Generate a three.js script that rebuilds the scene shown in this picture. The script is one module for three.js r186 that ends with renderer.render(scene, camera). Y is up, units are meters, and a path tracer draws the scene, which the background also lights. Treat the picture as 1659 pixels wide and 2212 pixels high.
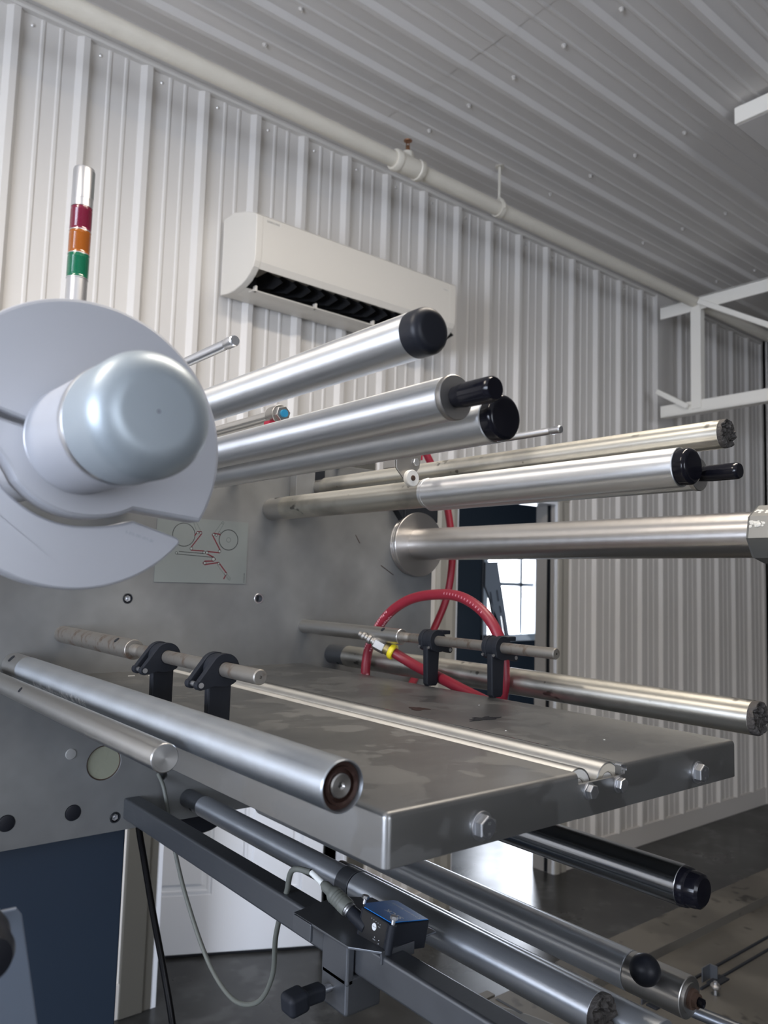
import * as THREE from 'three';
import { RoundedBoxGeometry } from 'three/addons/geometries/RoundedBoxGeometry.js';
import { RectAreaLightUniformsLib } from 'three/addons/lights/RectAreaLightUniformsLib.js';
import { mergeGeometries, toCreasedNormals as creased } from 'three/addons/utils/BufferGeometryUtils.js';
RectAreaLightUniformsLib.init();
// the add-on welds corners within a centimetre: work at a thousand times the size
function toCreasedNormals(g, a) { g.scale(1000, 1000, 1000); const n = creased(g, a); n.scale(0.001, 0.001, 0.001); return n; }

// ---------------------------------------------------------------- camera, sky, lights
const H = 1.49;                                   // eye height; heights below are given from the eye, then lifted by H
const scene = new THREE.Scene();
const camera = new THREE.PerspectiveCamera(66.4, 1659 / 2212, 0.02, 60);
camera.rotation.order = 'YXZ';
camera.rotation.set(0.0904, -0.6833, 0.0295);
camera.position.set(0, H, 0);
camera.focus = 1.0;
camera.userData.fStop = 8;
scene.add(camera);

scene.background = new THREE.Color(0x9fb4c8);
const renderer = new THREE.WebGLRenderer({ antialias: true });
renderer.toneMapping = THREE.LinearToneMapping;
renderer.toneMappingExposure = 1.27;
renderer.shadowMap.enabled = true;

function areaLight(color, power, w, h, pos, target) {
  const l = new THREE.RectAreaLight(color, power, w, h);
  l.position.set(pos[0], pos[1] + H, pos[2]);
  l.lookAt(target[0], target[1] + H, target[2]);
  scene.add(l);
}
// [colour, intensity, width, height, position, target]
areaLight(0xd9e6ff, 13, 1.9, 1.15, [-2.93, 0.12, -0.35], [0, 0.05, -0.75]);     // wide window in the left wall
areaLight(0xd6e4ff, 2.4, 2.4, 1.5, [-0.6, 0.35, 4.33], [-0.4, 0.4, 0]);         // window in the front wall, behind the viewer
areaLight(0xfff3e4, 26, 1.2, 0.28, [-1.1, 1.74, -1.0], [-1.1, -2, -1.0]);     // ceiling lamp
areaLight(0xfff3e4, 26, 1.2, 0.28, [1.15, 1.74, -0.7], [1.15, -2, -0.7]);     // ceiling lamp
areaLight(0xeaf2ff, 22, 0.84, 0.95, [6.25, -0.06, -5.44], [6.0, -0.6, -2.0]); // window of the far room

// ---------------------------------------------------------------- random, noise, textures
let seed = 7;
const rnd = () => { seed = (seed * 1664525 + 1013904223) >>> 0; return seed / 4294967296; };
function lattice(n) { const a = new Float32Array(n * n); for (let i = 0; i < n * n; i++) a[i] = rnd(); return a; }
const LN = 64, LAT = lattice(LN);
function vnoise(x, y, per) {                      // tileable value noise
  const xi = Math.floor(x), yi = Math.floor(y), fx = x - xi, fy = y - yi;
  const m = (a) => ((a % per) + per) % per, at = (i, j) => LAT[(m(j) % LN) * LN + (m(i) % LN)];
  const u = fx * fx * (3 - 2 * fx), v = fy * fy * (3 - 2 * fy);
  return (at(xi, yi) * (1 - u) + at(xi + 1, yi) * u) * (1 - v) + (at(xi, yi + 1) * (1 - u) + at(xi + 1, yi + 1) * u) * v;
}
function fbm(x, y, base, oct) { let s = 0, a = 0.5, t = 0, f = base; for (let i = 0; i < oct; i++) { s += a * vnoise(x * f, y * f, f); t += a; a *= 0.55; f *= 2; if (f > 64) f = 64; } return s / t; }
function texture(n, fn, color) {
  const d = new Uint8Array(n * n * 4);
  for (let j = 0; j < n; j++) for (let i = 0; i < n; i++) {
    const c = fn(i / n, j / n), k = (j * n + i) * 4;
    const rgb = typeof c === 'number' ? [c, c, c] : c;
    for (let q = 0; q < 3; q++) d[k + q] = Math.max(0, Math.min(255, rgb[q] * 255));
    d[k + 3] = 255;
  }
  const t = new THREE.DataTexture(d, n, n);
  t.wrapS = t.wrapT = THREE.RepeatWrapping; t.magFilter = THREE.LinearFilter; t.minFilter = THREE.LinearMipmapLinearFilter; t.generateMipmaps = true;
  if (color) t.colorSpace = THREE.SRGBColorSpace;
  t.needsUpdate = true;
  return t;
}
function rep(t, sx, sy = sx) { const c = t.clone(); c.repeat.set(1 / sx, 1 / sy); c.needsUpdate = true; return c; }
const mix = (a, b, t) => a + (b - a) * t;
const sm = (a, b, x) => { const t = Math.max(0, Math.min(1, (x - a) / (b - a))); return t * t * (3 - 2 * t); };
const mix3 = (a, b, t) => [mix(a[0], b[0], t), mix(a[1], b[1], t), mix(a[2], b[2], t)];

const T = {};
T.grain = texture(256, (x, y) => 0.8 + 0.25 * (fbm(x, y, 32, 3) - 0.5) + 0.25 * (rnd() - 0.5));
T.brush = texture(512, (x, y) => 0.86 + 0.10 * (vnoise(x * 2, y * 64, 64) - 0.5) + 0.14 * (rnd() - 0.5) + 0.14 * (fbm(x, y, 4, 4) - 0.5));
T.cloud = texture(256, (x, y) => fbm(x, y, 4, 5));
T.soft = texture(256, (x, y) => 0.85 + 0.3 * (fbm(x, y, 4, 5) - 0.5));
T.dirt = texture(512, (x, y) => {                 // light film with darker stains
  const a = fbm(x, y, 4, 5), b = fbm(x + 0.37, y + 0.11, 16, 4);
  const k = 0.92 - 0.16 * sm(0.5, 0.75, a) - 0.3 * sm(0.72, 0.82, b);
  return [k, k * 0.985, k * 0.955];
}, true);
T.film = texture(256, (x, y) => { const k = 0.9 + 0.22 * (fbm(x, y, 4, 5) - 0.5) + 0.1 * (fbm(x + 0.4, y + 0.2, 16, 3) - 0.5); return [k, k, k]; }, true);
T.rust = texture(512, (x, y) => {
  const a = fbm(x, y, 8, 5), b = fbm(x + 0.5, y + 0.2, 24, 3);
  const k = 0.75 * sm(0.5, 0.85, a * 0.7 + b * 0.3);
  return mix3([0.70, 0.68, 0.65], [0.44, 0.31, 0.23], k);
}, true);
T.concrete = texture(512, (x, y) => {
  const a = fbm(x, y, 4, 6), b = fbm(x + 0.3, y + 0.7, 16, 4);
  const k = 0.20 + 0.22 * (a - 0.5) + 0.18 * sm(0.5, 0.75, b) * (a - 0.2);
  return [k * 0.98, k * 1.0, k * 1.0];
}, true);
T.smudge = texture(512, (x, y) => {
  const a = fbm(x, y, 4, 4), b = fbm(x * 1 + 0.6, y + 0.35, 8, 4), c = vnoise(x * 8, y * 48, 48);
  return 0.82 + 0.2 * (a - 0.5) + 0.17 * (sm(0.52, 0.56, b) - 0.5) + 0.08 * (c - 0.5) + 0.06 * (rnd() - 0.5);
});

// ---------------------------------------------------------------- materials
const std = (o) => new THREE.MeshStandardMaterial(o);
const hexc = (h) => new THREE.Color(h);
const M = {};
M.wall = std({ color: hexc(0xd9d5cf), roughness: 0.42, roughnessMap: rep(T.soft, 1.1), metalness: 0.0 });
M.wall.roughness = 0.5;
M.ceiling = std({ color: hexc(0xcfcbc6), roughness: 0.6, roughnessMap: rep(T.soft, 0.9) });
M.trim = std({ color: hexc(0xd8d4ce), roughness: 0.45 });
M.whiteSteel = std({ color: hexc(0xf4f0e6), roughness: 0.45, bumpMap: rep(T.cloud, 0.3), bumpScale: 0.001 });
M.pipe = std({ color: hexc(0xdcd6c8), roughness: 0.5, bumpMap: rep(T.cloud, 0.12), bumpScale: 0.002 });
M.cloth = std({ color: hexc(0x333333) });
M.acWhite = std({ color: hexc(0xded9cf), roughness: 0.4, map: null });
M.acDark = std({ color: 0x05060a, roughness: 0.5 });
M.screw = std({ color: hexc(0xe6e3de), roughness: 0.25, metalness: 0.5 });
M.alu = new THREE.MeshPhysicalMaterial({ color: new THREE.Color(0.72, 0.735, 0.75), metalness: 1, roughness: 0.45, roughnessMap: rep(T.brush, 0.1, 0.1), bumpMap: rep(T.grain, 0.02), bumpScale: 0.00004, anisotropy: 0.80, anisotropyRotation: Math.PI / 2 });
M.aluClean = new THREE.MeshPhysicalMaterial({ color: new THREE.Color(0.74, 0.755, 0.775), metalness: 1, roughness: 0.43, roughnessMap: rep(T.brush, 0.1, 0.1), bumpMap: rep(T.grain, 0.02), bumpScale: 0.00002, anisotropy: 0.80, anisotropyRotation: Math.PI / 2 });
M.aluOld = new THREE.MeshPhysicalMaterial({ color: new THREE.Color(0.72, 0.72, 0.69), metalness: 0.95, roughness: 0.46, roughnessMap: rep(T.grain, 0.06), map: rep(T.dirt, 0.3, 0.5), bumpMap: rep(T.grain, 0.02), bumpScale: 0.00004, anisotropy: 0.70, anisotropyRotation: Math.PI / 2 });
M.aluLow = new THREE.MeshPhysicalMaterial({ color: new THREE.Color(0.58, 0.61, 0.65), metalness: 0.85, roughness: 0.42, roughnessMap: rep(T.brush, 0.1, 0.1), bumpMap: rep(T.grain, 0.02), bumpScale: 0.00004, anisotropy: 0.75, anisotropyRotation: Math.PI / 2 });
M.steel = new THREE.MeshPhysicalMaterial({ color: new THREE.Color(0.56, 0.55, 0.53), metalness: 1, roughness: 0.36, roughnessMap: rep(T.brush, 0.1, 0.05), anisotropy: 0.50, anisotropyRotation: Math.PI / 2 });
M.shaft = new THREE.MeshPhysicalMaterial({ color: new THREE.Color(0.62, 0.60, 0.58), metalness: 1, roughness: 0.38, roughnessMap: rep(T.brush, 0.1, 0.04), anisotropy: 0.70, anisotropyRotation: Math.PI / 2 });
M.rusty = std({ color: new THREE.Color(0.62, 0.62, 0.62), map: rep(T.rust, 0.16, 0.12), metalness: 0.85, roughness: 0.5 });
M.rust = std({ color: new THREE.Color(0.085, 0.05, 0.035), metalness: 0.3, roughness: 0.7, bumpMap: rep(T.cloud, 0.02), bumpScale: 0.0006 });
M.rustDark = std({ color: new THREE.Color(0.05, 0.026, 0.02), metalness: 0.5, roughness: 0.4, bumpMap: rep(T.cloud, 0.03), bumpScale: 0.0005 });
M.bolt = std({ color: new THREE.Color(0.62, 0.63, 0.65), metalness: 1, roughness: 0.32 });
M.chrome = new THREE.MeshPhysicalMaterial({ color: new THREE.Color(0.33, 0.34, 0.35), metalness: 1, roughness: 0.24, roughnessMap: rep(T.grain, 0.03), anisotropy: 0.60, anisotropyRotation: Math.PI / 2 });
M.chrome.roughness = 0.26;
M.table = std({ color: new THREE.Color(0.26, 0.26, 0.255), metalness: 0.95, roughness: 0.52, roughnessMap: rep(T.smudge, 0.45), bumpMap: rep(T.grain, 0.015), bumpScale: 0.00004 });
M.plate = std({ color: new THREE.Color(0.27, 0.275, 0.272), map: rep(T.film, 0.7), metalness: 0.7, roughness: 0.85, roughnessMap: rep(T.soft, 0.5), bumpMap: rep(T.grain, 0.02), bumpScale: 0.00003 });
M.disc = std({ color: new THREE.Color(0.46, 0.47, 0.50), metalness: 0.35, roughness: 0.42 });
M.dome = std({ color: new THREE.Color(0.34, 0.385, 0.415), metalness: 0.45, roughness: 0.42 });
M.rubber = new THREE.MeshPhysicalMaterial({ color: new THREE.Color(0.010, 0.011, 0.015), roughness: 0.42, specularIntensity: 0.45 });
M.glossBlack = new THREE.MeshPhysicalMaterial({ color: new THREE.Color(0.006, 0.006, 0.009), roughness: 0.16, specularIntensity: 0.45 });
M.plastic = new THREE.MeshPhysicalMaterial({ color: new THREE.Color(0.012, 0.014, 0.019), roughness: 0.55, bumpMap: rep(T.grain, 0.01), bumpScale: 0.00008, specularIntensity: 0.45 });
M.crumble = std({ color: new THREE.Color(0.045, 0.04, 0.036), roughness: 0.75, bumpMap: rep(T.cloud, 0.03), bumpScale: 0.003 });
M.dark = new THREE.MeshPhysicalMaterial({ color: new THREE.Color(0.014, 0.016, 0.02), roughness: 0.5, specularIntensity: 0.45 });
M.darkSteel = std({ color: new THREE.Color(0.16, 0.17, 0.185), metalness: 0.85, roughness: 0.45, roughnessMap: rep(T.brush, 0.1, 0.1) });
M.navy = std({ color: new THREE.Color(0.018, 0.030, 0.050), roughness: 0.4 });
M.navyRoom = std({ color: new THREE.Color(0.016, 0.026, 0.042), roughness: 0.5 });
M.beige = std({ color: hexc(0x5b5955), roughness: 0.55, map: rep(T.dirt, 0.9) });
M.beigeGrey = std({ color: hexc(0x4f4c49), roughness: 0.6 });
M.doorWhite = std({ color: hexc(0xeef2f8), roughness: 0.38 });
M.casing = std({ color: hexc(0xa7a399), roughness: 0.5 });
M.floor = new THREE.MeshPhysicalMaterial({ map: rep(T.concrete, 1.6), roughness: 0.34, roughnessMap: rep(T.soft, 0.7), specularIntensity: 0.7 });
M.hose = std({ color: new THREE.Color(0.21, 0.014, 0.030), roughness: 0.42 });
M.yellow = std({ color: new THREE.Color(0.80, 0.66, 0.02), roughness: 0.4 });
M.brass = std({ color: new THREE.Color(0.26, 0.21, 0.10), metalness: 0.9, roughness: 0.5 });
M.nickel = std({ color: new THREE.Color(0.42, 0.405, 0.385), metalness: 1, roughness: 0.38 });
M.redPart = std({ color: new THREE.Color(0.42, 0.014, 0.045), roughness: 0.45 });
M.bluePin = std({ color: new THREE.Color(0.03, 0.32, 0.58), roughness: 0.4 });
M.whitePlastic = std({ color: hexc(0xe4e2dc), roughness: 0.45 });
M.cable = std({ color: hexc(0x62655f), roughness: 0.55 });
M.blackCable = new THREE.MeshPhysicalMaterial({ color: 0x050507, roughness: 0.4, specularIntensity: 0.45 });
M.silver = std({ color: new THREE.Color(0.60, 0.60, 0.61), metalness: 0.85, roughness: 0.33 });
M.bronze = std({ color: new THREE.Color(0.30, 0.15, 0.08), metalness: 0.8, roughness: 0.4 });
const lens = (r, g, b) => new THREE.MeshPhysicalMaterial({ color: new THREE.Color(r, g, b), roughness: 0.18, clearcoat: 0.6, transmission: 0.15, thickness: 0, bumpMap: null });
M.red = lens(0.16, 0.004, 0.028); M.amber = lens(0.33, 0.09, 0.005); M.green = lens(0.0, 0.13, 0.062);
M.pane = std({ color: 0xffffff, emissive: hexc(0xf4f8ff), emissiveIntensity: 4, roughness: 0.3 });
M.lamp = std({ color: 0xffffff, emissive: hexc(0xfff0dd), emissiveIntensity: 1.2 });

// ---------------------------------------------------------------- geometry helpers
const names = {};
function numbered(n) { const k = names[n] = (names[n] ?? -1) + 1; return k ? n + '_' + String(k).padStart(3, '0') : n; }
function shade(m) { m.castShadow = true; m.receiveShadow = true; return m; }
function thing(name, label, category, pos = [0, 0, 0], group) {
  const o = new THREE.Group(); o.name = numbered(name); scene.add(o);
  o.position.set(pos[0], pos[1] + H, pos[2]); o.userData = { label, category };
  if (group) o.userData.group = group;
  return o;
}
function structure(name, pos = [0, 0, 0]) { const o = new THREE.Group(); o.name = name; o.userData = { kind: 'structure' }; scene.add(o); o.position.set(pos[0], pos[1] + H, pos[2]); return o; }
function part(name, geo, mat, parent, label) {
  const m = shade(new THREE.Mesh(geo, mat)); m.name = name; parent.add(m);
  if (label) m.userData.label = label;
  return m;
}
function solo(name, geo, mat, label, category, pos, group) {
  const m = shade(new THREE.Mesh(geo, mat)); m.name = numbered(name); m.position.set(pos[0], pos[1] + H, pos[2]);
  m.userData = { label, category }; if (group) m.userData.group = group; scene.add(m); return m;
}
function clean(g) { const n = g.index ? g.toNonIndexed() : g; for (const k of Object.keys(n.attributes)) if (!['position', 'normal', 'uv'].includes(k)) n.deleteAttribute(k); n.morphAttributes = {}; return n; }
function join(list) { return list.length === 1 ? list[0] : mergeGeometries(list.map(clean)); }
function boxUV(g) {                               // uv in metres from the dominant normal
  const n = clean(g), p = n.attributes.position, q = n.attributes.normal, uv = new Float32Array(p.count * 2);
  for (let i = 0; i < p.count; i++) {
    const ax = Math.abs(q.getX(i)), ay = Math.abs(q.getY(i)), az = Math.abs(q.getZ(i));
    const [u, v] = ay >= ax && ay >= az ? [p.getX(i), p.getZ(i)] : ax >= az ? [p.getZ(i), p.getY(i)] : [p.getX(i), p.getY(i)];
    uv[2 * i] = u; uv[2 * i + 1] = v;
  }
  n.setAttribute('uv', new THREE.BufferAttribute(uv, 2));
  return n;
}
function box(x0, x1, y0, y1, z0, z1, r = 0.0012) {
  const w = x1 - x0, h = y1 - y0, d = z1 - z0, rr = Math.min(r, w / 2.2, h / 2.2, d / 2.2);
  const g = rr > 0 ? new RoundedBoxGeometry(w, h, d, 2, rr) : new THREE.BoxGeometry(w, h, d);
  g.translate((x0 + x1) / 2, (y0 + y1) / 2, (z0 + z1) / 2);
  return boxUV(g);
}
function turned(pts, seg = 64) {                  // profile [[radius, z], ...] turned about +z, uv in metres
  let g = new THREE.LatheGeometry(pts.map(([r, z]) => new THREE.Vector2(Math.max(r, 0.00001), z)), seg);
  const rm = Math.max(...pts.map((p) => p[0])), p = g.attributes.position, uv = g.attributes.uv;
  for (let i = 0; i < p.count; i++) {
    const flat = Math.hypot(p.getX(i), p.getZ(i)) < rm * 0.98 && false;
    uv.setXY(i, uv.getX(i) * 2 * Math.PI * rm, p.getY(i) + (flat ? 0 : Math.hypot(p.getX(i), p.getZ(i))));
  }
  g = toCreasedNormals(g, 0.55);
  g.rotateX(Math.PI / 2);
  return g;
}
const bar = (r, z0, z1, c = 0.0008) => turned([[0, z0], [r - c, z0], [r, z0 + c], [r, z1 - c], [r - c, z1], [0, z1]]);
const pipeZ = (r, ri, z0, z1, c = 0.0006) => turned([[ri, z0], [r - c, z0], [r, z0 + c], [r, z1 - c], [r - c, z1], [ri, z1], [ri, z0]]);
function tube(pts, r, seg = 80, rad = 14) {
  const c = new THREE.CatmullRomCurve3(pts.map((p) => new THREE.Vector3(...p)), false, 'centripetal');
  return new THREE.TubeGeometry(c, seg, r, rad, false);
}
function rod(a, b, r, seg = 20) {                 // cylinder from a to b
  const A = new THREE.Vector3(...a), B = new THREE.Vector3(...b), d = B.clone().sub(A), g = new THREE.CylinderGeometry(r, r, d.length(), seg);
  g.applyQuaternion(new THREE.Quaternion().setFromUnitVectors(new THREE.Vector3(0, 1, 0), d.clone().normalize()));
  g.translate(...A.add(B).multiplyScalar(0.5).toArray());
  return g;
}
function beam(a, b, w, h, up = [0, 1, 0], r = 0.003) {     // box beam from a to b
  const A = new THREE.Vector3(...a), B = new THREE.Vector3(...b), d = B.clone().sub(A), L = d.length();
  const z = d.normalize(), x = new THREE.Vector3(...up).cross(z).normalize(), y = z.clone().cross(x);
  const g = boxUV(new RoundedBoxGeometry(w, h, L, 1, Math.min(r, w / 3, h / 3)));
  g.applyMatrix4(new THREE.Matrix4().makeBasis(x, y, z).setPosition(A.add(B).multiplyScalar(0.5)));
  return g;
}
function extrude(shape, depth, bevel = 0.001, seg = 24) {  // in the xy plane, towards +z
  const g = new THREE.ExtrudeGeometry(shape, { depth: depth - 2 * bevel, bevelEnabled: bevel > 0, bevelThickness: bevel, bevelSize: bevel, bevelOffset: -bevel, bevelSegments: 2, curveSegments: seg });
  g.translate(0, 0, bevel);
  return toCreasedNormals(g, 0.3);
}
const shapeOf = (pts) => new THREE.Shape(pts.map(([x, y]) => new THREE.Vector2(x, y)));
function rect(x0, x1, y0, y1) { return shapeOf([[x0, y0], [x1, y0], [x1, y1], [x0, y1]]); }
function circlePath(x, y, r) { const p = new THREE.Path(); p.absarc(x, y, r, 0, Math.PI * 2, true); return p; }
function hexPrism(r, h, c = 0.0012) {             // chamfered hexagon head along +z
  const s = new THREE.Shape(); for (let i = 0; i < 6; i++) { const a = i * Math.PI / 3 + 0.25; s[i ? 'lineTo' : 'moveTo'](r * Math.cos(a), r * Math.sin(a)); } s.closePath();
  return extrude(s, h, c, 6);
}
function canvasTex(w, h, draw) {
  const c = document.createElement('canvas'); c.width = w; c.height = h; draw(c.getContext('2d'), w, h);
  const t = new THREE.CanvasTexture(c); t.colorSpace = THREE.SRGBColorSpace; t.magFilter = THREE.LinearFilter; return t;
}

// ================================================================ THE SETTING
const WZ = -2.70, CY = 1.905, FY = -H, RIB = 0.2286, XL = -3.0, XR = 5.795, ZF = 4.4;
const HEAD = 0.47;                                // top of the door openings
const D1 = [1.232, 2.03], D2 = [2.656, 3.40];     // door openings in the back wall

// ribbed sheet in the plane z = 0: ribs run along y, spaced along x, standing out to +z
function sheet(x0, x1, y0, y1, ribRight, pitch = RIB) {
  const prof = [], add = (x, z) => { if (x > x0 + 1e-4 && x < x1 - 1e-4) prof.push([x, z]); };
  const k0 = Math.floor((x0 - ribRight) / pitch) - 1, k1 = Math.ceil((x1 - ribRight) / pitch) + 2;
  for (let k = k0; k <= k1; k++) {
    const r = ribRight + k * pitch;
    add(r - 0.054, 0); add(r - 0.036, 0.019); add(r - 0.015, 0.019); add(r, 0);
    for (const c of [0.062, 0.122]) { add(r + c - 0.009, 0); add(r + c - 0.004, 0.0034); add(r + c + 0.004, 0.0034); add(r + c + 0.009, 0); }
  }
  prof.sort((a, b) => a[0] - b[0]);
  const zAt = (x) => { for (let k = k0; k <= k1; k++) { const d = x - ribRight - k * pitch; if (d > -0.054 && d < 0) return d < -0.036 ? (d + 0.054) / 0.018 * 0.019 : d < -0.015 ? 0.019 : -d / 0.015 * 0.019; } return 0; };
  const pr = [[x0, zAt(x0)], ...prof, [x1, zAt(x1)]];
  const pos = [], uv = [];
  for (let i = 0; i + 1 < pr.length; i++) {
    const [a, za] = pr[i], [b, zb] = pr[i + 1];
    for (const [x, y, z] of [[a, y0, za], [b, y0, zb], [b, y1, zb], [a, y0, za], [b, y1, zb], [a, y1, za]]) { pos.push(x, y, z); uv.push(x, y); }
  }
  const g = new THREE.BufferGeometry();
  g.setAttribute('position', new THREE.Float32BufferAttribute(pos, 3)); g.setAttribute('uv', new THREE.Float32BufferAttribute(uv, 2));
  g.computeVertexNormals();
  return g;
}

// floor: one slab under both rooms
{
  const f = structure('floor');
  part('slab', box(XL - 0.2, 8.6, FY - 0.15, FY, -6.0, ZF + 0.2, 0), M.floor, f);
}
// back wall with two door openings, sheeted in ribbed panels
const wallBack = structure('wall_back');
{
  const t0 = WZ - 0.13, core = [];
  for (const [a, b, c, d] of [[XL - 0.15, D1[0], FY, CY + 0.1], [D1[0], D1[1], HEAD, CY + 0.1], [D1[1], D2[0], FY, CY + 0.1], [D2[0], D2[1], HEAD, CY + 0.1], [D2[1], XR + 0.15, FY, CY + 0.1]]) core.push(box(a, b, c, d, t0, WZ - 0.002, 0));
  part('wall_core', join(core), M.trim, wallBack);
  const R0 = 0.812, W = RIB * 4;
  for (let k = -5; k < 7; k++) {
    const a = Math.max(XL, R0 + 0.02 + k * W), b = Math.min(XR, R0 + 0.02 + (k + 1) * W);
    if (b - a < 0.02) continue;
    // cut each sheet at the door openings
    const cuts = [a, b]; for (const e of [D1[0] - 0.09, D1[1] + 0.09, D2[0] - 0.12, D2[1] + 0.1]) if (e > a && e < b) cuts.push(e);
    cuts.sort((p, q) => p - q);
    const gs = [];
    for (let i = 0; i + 1 < cuts.length; i++) {
      const m = (cuts[i] + cuts[i + 1]) / 2, over = (m > D1[0] - 0.09 && m < D1[1] + 0.09) || (m > D2[0] - 0.12 && m < D2[1] + 0.1);
      gs.push(sheet(cuts[i], cuts[i + 1], over ? HEAD + 0.06 : FY + 0.11, CY - 0.012, R0));
    }
    const p = part('panel', join(gs), M.wall, wallBack); p.position.z = WZ;
  }
  for (let k = -4; k < 20; k++) {                 // fixing screws at the head of the panels
    const s = part('screw', turned([[0.0065, 0], [0.0065, 0.002], [0.004, 0.005], [0, 0.0055]], 12), M.screw, wallBack); s.position.set(0.812 + k * RIB + 0.028, 1.835, WZ);
  }
}
{ // trims along the wall
  const t = structure('trim_1');
  part('cornice', extrude(shapeOf([[WZ, 1.868], [WZ + 0.024, 1.868], [WZ + 0.027, 1.876], [WZ + 0.022, 1.893], [WZ + 0.055, 1.897], [WZ + 0.055, 1.906], [WZ, 1.906]]), XR - XL, 0.0005).rotateY(-Math.PI / 2).translate(XR, 0, 0), M.trim, t);
  const b = structure('baseboard_back');
  const base = [];
  for (const [a, c] of [[XL, D1[0] - 0.12], [D1[1] + 0.1, D2[0] - 0.13], [D2[1] + 0.1, XR]]) base.push(box(a, c, FY, FY + 0.115, WZ, WZ + 0.012, 0.003));
  part('board', join(base), M.trim, b);
}
// ceiling: ribbed sheets, ribs along x, two lengths lapped
const ceiling = structure('ceiling');
{
  part('deck', box(XL - 0.15, XR + 0.15, CY + 0.004, CY + 0.12, WZ - 0.13, ZF + 0.15, 0), M.trim, ceiling);
  const P = 0.2335, Z0 = -1.452;                  // z of a rib edge
  for (let k = -2; k < 9; k++) for (const [a, b, d] of [[XL, 1.90, 0.0018], [1.88, XR, 0]]) {
    const z0 = Math.max(WZ, Z0 + k * 3 * P + 0.02), z1 = Math.min(ZF, Z0 + (k + 1) * 3 * P + 0.02);
    if (z1 - z0 < 0.02) continue;
    const g = sheet(z0, z1, a, b, Z0, P);         // x of the sheet is world z, y is world x, relief goes down
    g.applyMatrix4(new THREE.Matrix4().makeBasis(new THREE.Vector3(0, 0, 1), new THREE.Vector3(1, 0, 0), new THREE.Vector3(0, -1, 0)));
    const p = part('panel', clean(g), M.ceiling, ceiling); p.position.y = CY - d;
    p.geometry.computeVertexNormals();
  }
  const sg = turned([[0.0095, 0], [0.0095, 0.003], [0.006, 0.006], [0.006, 0.012], [0, 0.013]], 12); sg.rotateX(Math.PI / 2);
  for (let c = 0; c < 6; c++) for (let k = -5; k < 10; k++) {
    const s = part('screw', sg, M.screw, ceiling); s.position.set(0.48 + c * 0.802 + 0.81 - 0, CY, -1.409 + 0.2335 * k);
    s.position.x = 2.093 + (c - 2) * 0.797;
  }
}
{ // the other walls
  const r = structure('wall_right');
  part('wall_core', box(XR + 0.02, XR + 0.15, FY, CY + 0.1, WZ - 0.13, ZF, 0), M.trim, r);
  const g = sheet(WZ, ZF, FY, CY, -2.55); g.rotateY(-Math.PI / 2);
  const p = part('panel', g, M.wall, r); p.position.x = XR + 0.02;
  part('corner_trim', box(XR - 0.012, XR + 0.02, FY, CY, WZ, WZ + 0.016, 0.002), M.trim, r);
  const l = structure('wall_left');
  const piece = (y0, y1, z0, z1) => box(XL - 0.15, XL, y0, y1, z0, z1, 0);
  part('wall_core', join([piece(FY, CY + 0.1, WZ - 0.13, -1.35), piece(FY, -0.5, -1.35, 0.65), piece(0.74, CY + 0.1, -1.35, 0.65), piece(FY, CY + 0.1, 0.65, ZF)]), M.wall, l);
  const f = structure('wall_front');
  const fp = (x0, x1, y0, y1) => box(x0, x1, y0, y1, ZF, ZF + 0.15, 0);
  part('wall_core', join([fp(XL - 0.15, -1.85, FY, CY + 0.1), fp(-1.85, 0.65, FY, -0.45), fp(-1.85, 0.65, 1.15, CY + 0.1), fp(0.65, XR + 0.15, FY, CY + 0.1)]), M.wall, f);
  // two windows out of the picture: left wall and front wall
  const win = (n, y0, y1, a, b, turn) => {
    const w = structure('window_' + n);
    const bx = (u0, u1, y2, y3, c0, c1) => turn ? box(c0, c1, y2, y3, ZF - u1, ZF - u0, 0.002) : box(XL + u0, XL + u1, y2, y3, c0, c1, 0.002);
    part('window_frame', join([bx(-0.12, 0.02, y0, y0 + 0.05, a, b), bx(-0.12, 0.02, y1 - 0.05, y1, a, b), bx(-0.12, 0.02, y0, y1, a, a + 0.05), bx(-0.12, 0.02, y0, y1, b - 0.05, b)]), M.doorWhite, w);
    part('pane', bx(-0.08, -0.07, y0 + 0.05, y1 - 0.05, a + 0.05, b - 0.05), M.pane, w);
  };
  win(1, -0.5, 0.74, -1.35, 0.65, false); win(2, -0.45, 1.15, -1.85, 0.65, true);
}
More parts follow.
